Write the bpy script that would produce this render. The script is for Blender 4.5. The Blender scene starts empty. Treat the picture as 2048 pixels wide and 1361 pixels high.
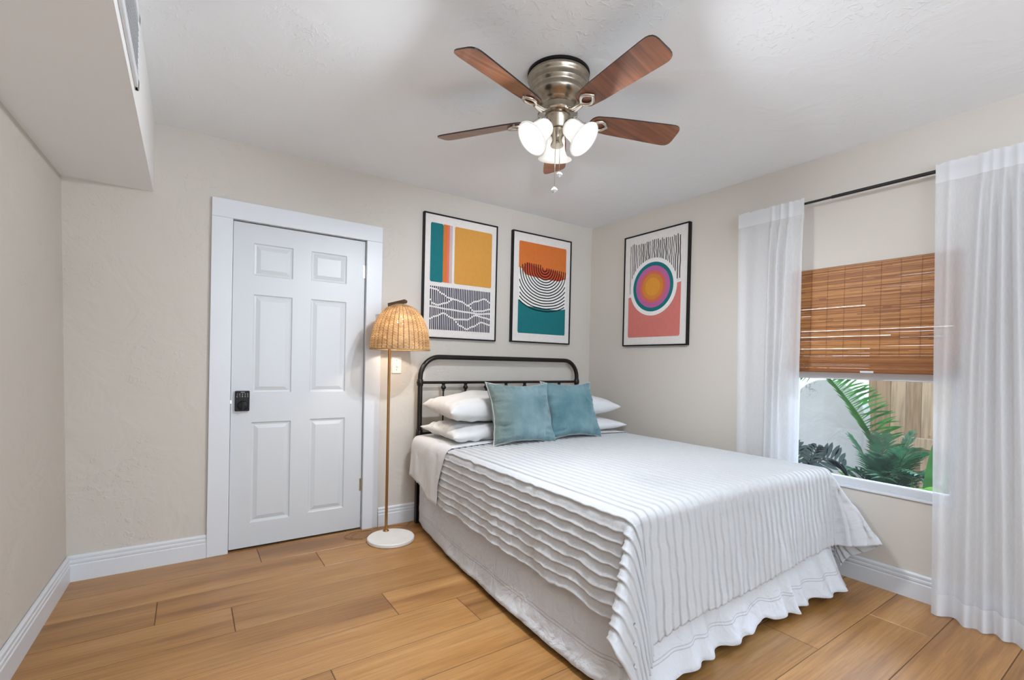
import bpy, math, random
from math import pi, sin, cos, tan, atan2, hypot, exp, radians as rad
from mathutils import Vector, Matrix, noise
SC = bpy.context.scene
COL = SC.collection

# ------------------------------------------------------------------ camera
CAMP = (-3.2275, -3.3889, 1.2136); YAW, PITCH, ROLL, F, SY = 0.6001, -0.0082, 0.0217, 948.33, 53.83
_f = Vector((sin(YAW)*cos(PITCH), cos(YAW)*cos(PITCH), sin(PITCH)))
_r = Vector((cos(YAW), -sin(YAW), 0)); _u = _r.cross(_f)
_r2 = _r*cos(ROLL) + _u*sin(ROLL); _u2 = -_r*sin(ROLL) + _u*cos(ROLL)
cd = bpy.data.cameras.new('camera'); cam = bpy.data.objects.new('camera', cd); COL.objects.link(cam)
M = Matrix((( _r2.x, _u2.x, -_f.x, CAMP[0]), (_r2.y, _u2.y, -_f.y, CAMP[1]), (_r2.z, _u2.z, -_f.z, CAMP[2]), (0, 0, 0, 1)))
cam.matrix_world = M
cd.sensor_width = 36; cd.lens = F*36/2048; cd.shift_y = SY/2048; cd.clip_start = .02
SC.camera = cam
SC.view_settings.view_transform = 'Standard'; SC.view_settings.look = 'None'
SC.view_settings.exposure = 0.29; SC.view_settings.gamma = 1

# ------------------------------------------------------------------ world and lights
w = bpy.data.worlds.new('world'); SC.world = w; w.use_nodes = True
w.node_tree.nodes['Background'].inputs[0].default_value = (.82, .93, 1.04, 1)
w.node_tree.nodes['Background'].inputs[1].default_value = 3.1
def lamp(name, kind, loc, power, color=(1, 1, 1), size=.1, rot=None, sy=None, parent=None):
    d = bpy.data.lights.new(name, kind); d.energy = power; d.color = color
    if kind == 'AREA':
        d.size = size
        if sy: d.shape = 'RECTANGLE'; d.size_y = sy
    elif kind == 'POINT': d.shadow_soft_size = size
    else: d.angle = size
    o = bpy.data.objects.new(name, d); COL.objects.link(o); o.location = loc
    if rot: o.rotation_euler = rot
    if parent: o.parent = parent
    return o
# added fill light behind the camera, set at an invented rear window
lamp('rear_fill_light', 'AREA', (-1.75, -7.86, 1.45), 36, (.77, .91, 1.12), 3.0, (rad(90), 0, 0), 1.9)
# added fill aimed up at the ceiling behind the camera, like bounced flash
lamp('ceiling_bounce_fill', 'AREA', (-2.7, -4.85, 1.45), 60, (.76, .91, 1.12), 1.0, (pi, 0, 0))
# daylight entering through the side window
lamp('side_window_daylight', 'AREA', (2.7, -2.75, 2.95), 160, (.70, .86, 1.2), 1.1, (0, rad(48), 0), 1.2)

# ------------------------------------------------------------------ materials
def newmat(name):
    m = bpy.data.materials.new(name); m.use_nodes = True
    nt = m.node_tree; b = nt.nodes['Principled BSDF']
    return m, nt, b
def N(nt, t, **k):
    n = nt.nodes.new(t)
    for a, v in k.items(): setattr(n, a, v)
    return n
def setin(n, **k):
    for a, v in k.items(): n.inputs[a.replace('_', ' ')].default_value = v
def mat(name, c, rough=.6, metal=0, bump=0, bscale=40, var=0, vscale=6, detail=4, spec=None, stretch=None, coat=0):
    m, nt, b = newmat(name)
    b.inputs['Base Color'].default_value = (*c, 1); b.inputs['Roughness'].default_value = rough; b.inputs['Metallic'].default_value = metal
    if spec is not None: b.inputs['Specular IOR Level'].default_value = spec
    if coat: b.inputs['Coat Weight'].default_value = coat
    tc = N(nt, 'ShaderNodeTexCoord'); src = tc.outputs['Object']
    if stretch:
        mp = N(nt, 'ShaderNodeMapping'); mp.inputs['Scale'].default_value = stretch; nt.links.new(src, mp.inputs[0]); src = mp.outputs[0]
    if bump:
        n = N(nt, 'ShaderNodeTexNoise'); setin(n, Scale=bscale, Detail=detail); nt.links.new(src, n.inputs['Vector'])
        bp = N(nt, 'ShaderNodeBump'); setin(bp, Strength=bump, Distance=.01)
        nt.links.new(n.outputs[0], bp.inputs['Height']); nt.links.new(bp.outputs[0], b.inputs['Normal'])
    if var:
        n = N(nt, 'ShaderNodeTexNoise'); setin(n, Scale=vscale, Detail=5); nt.links.new(src, n.inputs['Vector'])
        r = N(nt, 'ShaderNodeValToRGB'); r.color_ramp.elements[0].position = .3; r.color_ramp.elements[1].position = .7
        r.color_ramp.elements[0].color = (*[x*(1-var) for x in c], 1); r.color_ramp.elements[1].color = (*[min(1, x*(1+var)) for x in c], 1)
        nt.links.new(n.outputs[0], r.inputs[0]); nt.links.new(r.outputs[0], b.inputs['Base Color'])
    return m
def plaster(name, c, rough=.75, s1=.25, s2=.12):
    """hand-trowelled wall: broad soft waves plus sparse small ridges"""
    m, nt, b = newmat(name); b.inputs['Base Color'].default_value = (*c, 1); b.inputs['Roughness'].default_value = rough
    b.inputs['Specular IOR Level'].default_value = .3
    tc = N(nt, 'ShaderNodeTexCoord')
    n1 = N(nt, 'ShaderNodeTexNoise'); setin(n1, Scale=3.5, Detail=3, Distortion=1.2); nt.links.new(tc.outputs['Object'], n1.inputs['Vector'])
    n2 = N(nt, 'ShaderNodeTexNoise'); setin(n2, Scale=26, Detail=5, Distortion=1.5); nt.links.new(tc.outputs['Object'], n2.inputs['Vector'])
    r = N(nt, 'ShaderNodeValToRGB'); r.color_ramp.elements[0].position = .56; r.color_ramp.elements[1].position = .68
    nt.links.new(n2.outputs[0], r.inputs[0])
    n3 = N(nt, 'ShaderNodeTexNoise'); setin(n3, Scale=2.1, Detail=1); nt.links.new(tc.outputs['Object'], n3.inputs['Vector'])
    r3 = N(nt, 'ShaderNodeValToRGB'); r3.color_ramp.elements[0].position = .5; r3.color_ramp.elements[1].position = .65; nt.links.new(n3.outputs[0], r3.inputs[0])
    mu = N(nt, 'ShaderNodeMath', operation='MULTIPLY'); nt.links.new(r.outputs[0], mu.inputs[0]); nt.links.new(r3.outputs[0], mu.inputs[1])
    b1 = N(nt, 'ShaderNodeBump'); setin(b1, Strength=s1, Distance=.03); nt.links.new(n1.outputs[0], b1.inputs['Height'])
    b2 = N(nt, 'ShaderNodeBump'); setin(b2, Strength=s2, Distance=.006); nt.links.new(mu.outputs[0], b2.inputs['Height']); nt.links.new(b1.outputs[0], b2.inputs['Normal'])
    nt.links.new(b2.outputs[0], b.inputs['Normal'])
    return m
WALLC = (.615, .57, .505)
M_wall = plaster('wall_plaster', WALLC, s1=.35, s2=.4)
M_wallr = plaster('wall_plaster_smooth', (.655, .60, .53), s1=.12, s2=.08)
M_ceil = plaster('ceiling_plaster', (.89, .92, .93), s1=.2, s2=.35)
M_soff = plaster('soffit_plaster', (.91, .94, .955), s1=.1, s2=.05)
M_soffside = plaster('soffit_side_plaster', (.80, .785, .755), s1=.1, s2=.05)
M_trim = mat('white_gloss_trim', (.70, .72, .74), .35, bump=.04, bscale=60)
M_door = mat('white_door_paint', (.62, .64, .65), .38, bump=.03, bscale=300)
M_dark = mat('dark_gap', (.02, .018, .015), .8)
M_black = mat('black_frame_lacquer', (.006, .006, .006), .5, spec=.25)
M_iron = mat('dark_bronze_iron', (.012, .009, .008), .35, .3, var=.25, vscale=30)
M_rod = mat('black_rod_metal', (.008, .008, .008), .45, .2)
M_chrome = mat('chrome', (.7, .7, .72), .2, 1)
M_nickel = mat('brushed_nickel', (.36, .31, .245), .27, 1, var=.12, vscale=40, stretch=(1, 1, .1))
M_nickl = mat('polished_nickel', (.62, .58, .53), .2, 1)
M_brass = mat('aged_brass', (.36, .18, .06), .35, .85)
M_bronze = mat('brown_bronze', (.16, .09, .055), .4, .6)
M_marble = mat('white_marble', (.82, .80, .76), .35, var=.05, vscale=9)
M_legs = mat('dark_stained_wood', (.05, .022, .012), .5)
M_cord = mat('tan_cord', (.36, .20, .09), .6)
M_cordw = mat('clear_white_cord', (.75, .74, .72), .4)
M_plate = mat('white_plastic', (.82, .81, .78), .4)
M_key = mat('black_keypad_plastic', (.008, .008, .008), .5, spec=.3)
M_keyt = mat('keypad_legend', (.55, .55, .52), .5)
M_matt = mat('mattress_ticking', (.8, .79, .77), .9)
M_sash = mat('white_window_vinyl', (.62, .63, .645), .4)

def floormat():
    m, nt, b = newmat('wood_look_planks'); b.inputs['Roughness'].default_value = .33
    at = N(nt, 'ShaderNodeAttribute'); at.attribute_name = 'plank'
    sep = N(nt, 'ShaderNodeSeparateColor'); nt.links.new(at.outputs['Color'], sep.inputs[0])
    tc = N(nt, 'ShaderNodeTexCoord'); off = N(nt, 'ShaderNodeVectorMath', operation='SCALE'); off.inputs['Scale'].default_value = 9
    nt.links.new(at.outputs['Color'], off.inputs[0])
    ad = N(nt, 'ShaderNodeVectorMath', operation='ADD'); nt.links.new(tc.outputs['Object'], ad.inputs[0]); nt.links.new(off.outputs[0], ad.inputs[1])
    def tex(scale, mapping, det, dist=0):
        mp = N(nt, 'ShaderNodeMapping'); mp.inputs['Scale'].default_value = mapping; nt.links.new(ad.outputs[0], mp.inputs[0])
        n = N(nt, 'ShaderNodeTexNoise'); setin(n, Scale=scale, Detail=det, Distortion=dist); nt.links.new(mp.outputs[0], n.inputs['Vector']); return n
    big = tex(1.3, (.55, 5, 1), 2, .6); fine = tex(7, (.5, 14, 1), 6, .3); vf = tex(30, (.6, 16, 1), 4)
    r = N(nt, 'ShaderNodeValToRGB'); e = r.color_ramp.elements
    e[0].position = .28; e[0].color = (.255, .112, .034, 1); e[1].position = .66; e[1].color = (.48, .255, .090, 1)
    x = e.new(.46); x.color = (.42, .205, .062, 1)
    nt.links.new(big.outputs[0], r.inputs[0])
    r2 = N(nt, 'ShaderNodeValToRGB'); e = r2.color_ramp.elements
    e[0].position = .32; e[0].color = (.74, .70, .66, 1); e[1].position = .62; e[1].color = (1.06, 1.06, 1.06, 1); nt.links.new(fine.outputs[0], r2.inputs[0])
    mx = N(nt, 'ShaderNodeMix', data_type='RGBA', blend_type='MULTIPLY'); mx.inputs[0].default_value = .8
    nt.links.new(r.outputs[0], mx.inputs[6]); nt.links.new(r2.outputs[0], mx.inputs[7])
    r3 = N(nt, 'ShaderNodeValToRGB'); e = r3.color_ramp.elements; e[0].position = .35; e[0].color = (.86, .85, .84, 1); e[1].position = .6; e[1].color = (1, 1, 1, 1); nt.links.new(vf.outputs[0], r3.inputs[0])
    mx2 = N(nt, 'ShaderNodeMix', data_type='RGBA', blend_type='MULTIPLY'); mx2.inputs[0].default_value = .8
    nt.links.new(mx.outputs[2], mx2.inputs[6]); nt.links.new(r3.outputs[0], mx2.inputs[7])
    hs = N(nt, 'ShaderNodeHueSaturation'); mr = N(nt, 'ShaderNodeMapRange'); mr.inputs[3].default_value = .88; mr.inputs[4].default_value = 1.1
    nt.links.new(sep.outputs[0], mr.inputs[0]); nt.links.new(mr.outputs[0], hs.inputs['Value']); nt.links.new(mx2.outputs[2], hs.inputs['Color'])
    nt.links.new(hs.outputs[0], b.inputs['Base Color'])
    bp = N(nt, 'ShaderNodeBump'); setin(bp, Strength=.12, Distance=.004); nt.links.new(fine.outputs[0], bp.inputs['Height']); nt.links.new(bp.outputs[0], b.inputs['Normal'])
    return m
M_floor = floormat(); M_grout = mat('plank_joint', (.13, .065, .03), .8)

def cloth(name, c, rough=.9, fine=.15, fscale=900, wr=.25, wscale=9, uvs=None, sheen=.2, crease=0):
    m, nt, b = newmat(name); b.inputs['Base Color'].default_value = (*c, 1); b.inputs['Roughness'].default_value = rough
    b.inputs['Sheen Weight'].default_value = sheen; b.inputs['Specular IOR Level'].default_value = .2
    tc = N(nt, 'ShaderNodeTexCoord'); src = tc.outputs['UV' if uvs else 'Object']
    if uvs: mp = N(nt, 'ShaderNodeMapping'); mp.inputs['Scale'].default_value = uvs; nt.links.new(src, mp.inputs[0]); src = mp.outputs[0]
    n1 = N(nt, 'ShaderNodeTexNoise'); setin(n1, Scale=wscale, Detail=4, Distortion=.8); nt.links.new(src, n1.inputs['Vector'])
    n2 = N(nt, 'ShaderNodeTexNoise'); setin(n2, Scale=fscale, Detail=2); nt.links.new(tc.outputs['Object'], n2.inputs['Vector'])
    b1 = N(nt, 'ShaderNodeBump'); setin(b1, Strength=wr, Distance=.02); nt.links.new(n1.outputs[0], b1.inputs['Height'])
    b2 = N(nt, 'ShaderNodeBump'); setin(b2, Strength=fine, Distance=.001); nt.links.new(n2.outputs[0], b2.inputs['Height']); nt.links.new(b1.outputs[0], b2.inputs['Normal'])
    nt.links.new(b2.outputs[0], b.inputs['Normal'])
    return m, nt, b
M_cover = cloth('white_tucked_cotton', (.56, .563, .565), wr=.3, wscale=14, uvs=(1.0, 2.0, 1))[0]
M_sheet = cloth('white_percale', (.70, .695, .69), wr=.35, wscale=8)[0]
M_pill = cloth('ivory_pillowcase', (.68, .665, .645), wr=.3, wscale=7)[0]
M_pillw = cloth('white_pillowcase', (.74, .74, .745), wr=.3, wscale=7)[0]
def skirtmat():
    m, nt, b = cloth('grey_white_skirt_cotton', (.66, .665, .68), wr=.9, wscale=12)
    tc = N(nt, 'ShaderNodeTexCoord'); sp = N(nt, 'ShaderNodeSeparateXYZ'); nt.links.new(tc.outputs['UV'], sp.inputs[0])
    # two rows of darker stitching just above the hem (v is metres above the hem)
    r = N(nt, 'ShaderNodeValToRGB'); r.color_ramp.interpolation = 'CONSTANT'; e = r.color_ramp.elements
    e[0].position = 0; e[0].color = (1, 1, 1, 1); e[1].position = .070; e[1].color = (.72, .70, .72, 1)
    for p, c in ((.0725, 1), (.082, .75), (.0845, 1)): x = e.new(p); x.color = (c, c, c, 1)
    nt.links.new(sp.outputs[1], r.inputs[0])
    mx = N(nt, 'ShaderNodeMix', data_type='RGBA', blend_type='MULTIPLY'); mx.inputs[0].default_value = 1; mx.inputs[6].default_value = (.66, .665, .68, 1)
    nt.links.new(r.outputs[0], mx.inputs[7]); nt.links.new(mx.outputs[2], b.inputs['Base Color']); return m
M_skirt = skirtmat()
def velvet(name, base, dusty, left_green):
    m, nt, b = cloth(name, base, rough=.8, fine=.3, fscale=600, wr=.7, wscale=13, sheen=.5)
    b.inputs['Sheen Tint'].default_value = (.65, .85, .9, 1)
    tc = N(nt, 'ShaderNodeTexCoord'); n = N(nt, 'ShaderNodeTexNoise'); setin(n, Scale=5, Detail=6, Distortion=.15); nt.links.new(tc.outputs['Object'], n.inputs['Vector'])
    r = N(nt, 'ShaderNodeValToRGB'); e = r.color_ramp.elements; e[0].position = .36; e[0].color = (*base, 1); e[1].position = .66; e[1].color = (*dusty, 1)
    nt.links.new(n.outputs[0], r.inputs[0])
    g = N(nt, 'ShaderNodeSeparateXYZ'); nt.links.new(tc.outputs['UV'], g.inputs[0])
    r2 = N(nt, 'ShaderNodeValToRGB'); e = r2.color_ramp.elements; e[0].position = .05; e[0].color = (1, 1, 1, 1); e[1].position = .5; e[1].color = (0, 0, 0, 1)
    nt.links.new(g.outputs[0], r2.inputs[0])
    ms = N(nt, 'ShaderNodeMath', operation='MULTIPLY'); ms.inputs[1].default_value = left_green; nt.links.new(r2.outputs[0], ms.inputs[0])  # grey-green mixed in towards the left edge
    mx = N(nt, 'ShaderNodeMix', data_type='RGBA'); nt.links.new(ms.outputs[0], mx.inputs[0]); nt.links.new(r.outputs[0], mx.inputs[6]); mx.inputs[7].default_value = (.155, .185, .155, 1)
    nt.links.new(mx.outputs[2], b.inputs['Base Color']); return m
M_velA = velvet('dusty_teal_velvet_green_left', (.105, .19, .21), (.22, .32, .345), .8)
M_velB = velvet('dusty_teal_velvet', (.075, .175, .205), (.17, .29, .32), .1)
M_stitch = cloth('cream_whipstitch', (.72, .70, .64), wr=.1)[0]
def sheer():
    m, nt, b = newmat('sheer_white_linen')
    out = [n for n in nt.nodes if n.type == 'OUTPUT_MATERIAL'][0]; nt.nodes.remove(b)
    tc = N(nt, 'ShaderNodeTexCoord')
    d = N(nt, 'ShaderNodeBsdfDiffuse'); d.inputs[0].default_value = (.84, .845, .855, 1)
    t = N(nt, 'ShaderNodeBsdfTranslucent'); t.inputs[0].default_value = (.90, .91, .93, 1)
    tr = N(nt, 'ShaderNodeBsdfTransparent'); tr.inputs[0].default_value = (.97, .98, 1, 1)
    m1 = N(nt, 'ShaderNodeMixShader'); m1.inputs[0].default_value = .33; nt.links.new(d.outputs[0], m1.inputs[1]); nt.links.new(t.outputs[0], m1.inputs[2])
    sp = N(nt, 'ShaderNodeSeparateXYZ'); nt.links.new(tc.outputs['UV'], sp.inputs[0])
    r = N(nt, 'ShaderNodeValToRGB'); r.color_ramp.interpolation = 'CONSTANT'; e = r.color_ramp.elements   # doubled cloth at hem and header
    e[0].position = 0; e[0].color = (.03,)*3 + (1,); e[1].position = .045; e[1].color = (.31,)*3 + (1,); x = e.new(.955); x.color = (.04,)*3 + (1,)
    nt.links.new(sp.outputs[1], r.inputs[0])
    mp = N(nt, 'ShaderNodeMapping'); mp.inputs['Scale'].default_value = (1, 60, 6); nt.links.new(tc.outputs['Object'], mp.inputs[0])
    n = N(nt, 'ShaderNodeTexNoise'); setin(n, Scale=6, Detail=3); nt.links.new(mp.outputs[0], n.inputs['Vector'])
    mm = N(nt, 'ShaderNodeMath', operation='MULTIPLY'); nt.links.new(r.outputs[0], mm.inputs[0])
    m2 = N(nt, 'ShaderNodeMapRange'); m2.inputs[1].default_value = .3; m2.inputs[2].default_value = .7; m2.inputs[3].default_value = .9; m2.inputs[4].default_value = 1.1; nt.links.new(n.outputs[0], m2.inputs[0]); nt.links.new(m2.outputs[0], mm.inputs[1])
    mix = N(nt, 'ShaderNodeMixShader'); nt.links.new(mm.outputs[0], mix.inputs[0]); nt.links.new(m1.outputs[0], mix.inputs[1]); nt.links.new(tr.outputs[0], mix.inputs[2])
    bp = N(nt, 'ShaderNodeBump'); setin(bp, Strength=.05, Distance=.002); nt.links.new(n.outputs[0], bp.inputs['Height']); nt.links.new(bp.outputs[0], d.inputs['Normal'])
    nt.links.new(mix.outputs[0], out.inputs[0]); return m
M_sheer = sheer()
def attrmat(name, attr, c0, c1, rough=.6, grain=(1, 1, 1), gs=20, trans=0, gamt=.5):
    """colour ramp picked by a per-face attribute, times fine grain"""
    m, nt, b = newmat(name); b.inputs['Roughness'].default_value = rough
    at = N(nt, 'ShaderNodeAttribute'); at.attribute_name = attr
    r = N(nt, 'ShaderNodeValToRGB'); r.color_ramp.elements[0].color = (*c0, 1); r.color_ramp.elements[1].color = (*c1, 1); nt.links.new(at.outputs['Fac'], r.inputs[0])
    tc = N(nt, 'ShaderNodeTexCoord'); mp = N(nt, 'ShaderNodeMapping'); mp.inputs['Scale'].default_value = grain; nt.links.new(tc.outputs['Object'], mp.inputs[0])
    n = N(nt, 'ShaderNodeTexNoise'); setin(n, Scale=gs, Detail=4); nt.links.new(mp.outputs[0], n.inputs['Vector'])
    r2 = N(nt, 'ShaderNodeValToRGB'); r2.color_ramp.elements[0].position = .3; r2.color_ramp.elements[0].color = (1-gamt,)*3 + (1,); r2.color_ramp.elements[1].position = .6; nt.links.new(n.outputs[0], r2.inputs[0])
    mx = N(nt, 'ShaderNodeMix', data_type='RGBA', blend_type='MULTIPLY'); mx.inputs[0].default_value = 1; nt.links.new(r.outputs[0], mx.inputs[6]); nt.links.new(r2.outputs[0], mx.inputs[7])
    nt.links.new(mx.outputs[2], b.inputs['Base Color'])
    if trans:
        out = [x for x in nt.nodes if x.type == 'OUTPUT_MATERIAL'][0]
        t = N(nt, 'ShaderNodeBsdfTranslucent'); nt.links.new(mx.outputs[2], t.inputs[0]); ms = N(nt, 'ShaderNodeMixShader'); ms.inputs[0].default_value = trans
        nt.links.new(b.outputs[0], ms.inputs[1]); nt.links.new(t.outputs[0], ms.inputs[2]); nt.links.new(ms.outputs[0], out.inputs[0])
    return m
M_bamboo = attrmat('bamboo_slat', 'shade', (.30, .10, .022), (.66, .30, .085), .5, (1, 1.6, 60), 8, trans=.10, gamt=.38)
M_wick = attrmat('woven_rattan', 'shade', (.18, .085, .03), (.64, .42, .21), .6, (1, 1, 6), 45, trans=.22, gamt=.35)
M_fence = attrmat('cedar_fence_board', 'shade', (.27, .17, .10), (.50, .37, .25), .8, (6, 6, .5), 9, gamt=.35)
def knots(m):
    nt = m.node_tree; b = nt.nodes['Principled BSDF']; src = b.inputs['Base Color'].links[0].from_socket
    tc = N(nt, 'ShaderNodeTexCoord'); mp = N(nt, 'ShaderNodeMapping'); mp.inputs['Scale'].default_value = (0, 1, .8); nt.links.new(tc.outputs['Object'], mp.inputs[0])
    v = N(nt, 'ShaderNodeTexVoronoi'); setin(v, Scale=6.5); nt.links.new(mp.outputs[0], v.inputs['Vector'])
    r = N(nt, 'ShaderNodeValToRGB'); e = r.color_ramp.elements; e[0].position = .04; e[0].color = (.25, .18, .13, 1); e[1].position = .10; e[1].color = (1, 1, 1, 1); nt.links.new(v.outputs['Distance'], r.inputs[0])
    mx = N(nt, 'ShaderNodeMix', data_type='RGBA', blend_type='MULTIPLY'); mx.inputs[0].default_value = 1; nt.links.new(src, mx.inputs[6]); nt.links.new(r.outputs[0], mx.inputs[7]); nt.links.new(mx.outputs[2], b.inputs['Base Color'])
knots(M_fence)
M_blade = mat('walnut_blade', (.21, .075, .03), .38, var=.4, vscale=9, stretch=(.25, 6, 1), coat=.3)
M_bladeb = mat('blade_edge_black', (.02, .014, .012), .4)
def glassshade():
    m, nt, b = newmat('frosted_white_glass_lit'); b.inputs['Base Color'].default_value = (.9, .89, .86, 1); b.inputs['Roughness'].default_value = .3
    b.inputs['Emission Color'].default_value = (1, .95, .86, 1); b.inputs['Emission Strength'].default_value = .15
    out = [x for x in nt.nodes if x.type == 'OUTPUT_MATERIAL'][0]; t = N(nt, 'ShaderNodeBsdfTranslucent'); t.inputs[0].default_value = (.95, .93, .9, 1)
    ms = N(nt, 'ShaderNodeMixShader'); ms.inputs[0].default_value = .10; nt.links.new(b.outputs[0], ms.inputs[1]); nt.links.new(t.outputs[0], ms.inputs[2]); nt.links.new(ms.outputs[0], out.inputs[0])
    return m
M_gshade = glassshade()
def emis(name, c, s):
    m, nt, b = newmat(name); b.inputs['Emission Color'].default_value = (*c, 1); b.inputs['Emission Strength'].default_value = s; b.inputs['Base Color'].default_value = (.9, .9, .9, 1); return m
M_bulb = emis('lit_bulb', (1, .93, .82), 5)
def glass():
    m, nt, b = newmat('window_glass'); out = [x for x in nt.nodes if x.type == 'OUTPUT_MATERIAL'][0]; nt.nodes.remove(b)
    t = N(nt, 'ShaderNodeBsdfTransparent'); t.inputs[0].default_value = (.97, .99, .985, 1); g = N(nt, 'ShaderNodeBsdfGlossy'); g.inputs['Roughness'].default_value = .02
    ms = N(nt, 'ShaderNodeMixShader'); fr = N(nt, 'ShaderNodeFresnel'); fr.inputs[0].default_value = 1.45
    nt.links.new(fr.outputs[0], ms.inputs[0]); nt.links.new(t.outputs[0], ms.inputs[1]); nt.links.new(g.outputs[0], ms.inputs[2]); nt.links.new(ms.outputs[0], out.inputs[0]); return m
M_glass = glass()
M_crys = mat('crystal_fob', (.75, .77, .8), .08, .3)
M_stucco = plaster('white_stucco', (.40, .395, .405), s1=.5, s2=1.5)
M_ground = mat('garden_soil', (.10, .085, .055), .95, bump=.6, bscale=20, var=.4, vscale=5)
def leafmat(name, c, t=.35):
    m, nt, b = newmat(name); b.inputs['Base Color'].default_value = (*c, 1); b.inputs['Roughness'].default_value = .45
    tc = N(nt, 'ShaderNodeTexCoord'); n = N(nt, 'ShaderNodeTexNoise'); setin(n, Scale=12, Detail=3); nt.links.new(tc.outputs['Object'], n.inputs['Vector'])
    r = N(nt, 'ShaderNodeValToRGB'); r.color_ramp.elements[0].position = .3; r.color_ramp.elements[1].position = .7
    r.color_ramp.elements[0].color = (*[x*.6 for x in c], 1); r.color_ramp.elements[1].color = (*[min(1, x*1.35) for x in c], 1); nt.links.new(n.outputs[0], r.inputs[0]); nt.links.new(r.outputs[0], b.inputs['Base Color'])
    out = [x for x in nt.nodes if x.type == 'OUTPUT_MATERIAL'][0]
    tt = N(nt, 'ShaderNodeBsdfTranslucent'); nt.links.new(r.outputs[0], tt.inputs[0]); ms = N(nt, 'ShaderNodeMixShader'); ms.inputs[0].default_value = t
    nt.links.new(b.outputs[0], ms.inputs[1]); nt.links.new(tt.outputs[0], ms.inputs[2]); nt.links.new(ms.outputs[0], out.inputs[0]); return m
M_leafd = leafmat('dark_grey_green_leaf', (.03, .055, .05), .12)
M_leafm = leafmat('palm_green_leaf', (.035, .15, .03))
M_leafb = leafmat('blue_green_leaf', (.03, .125, .055))
M_leafl = leafmat('light_green_leaf', (.16, .38, .07))
M_trunk = mat('fibrous_trunk', (.16, .12, .08), .95, bump=.8, bscale=60, var=.5, vscale=30)

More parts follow.
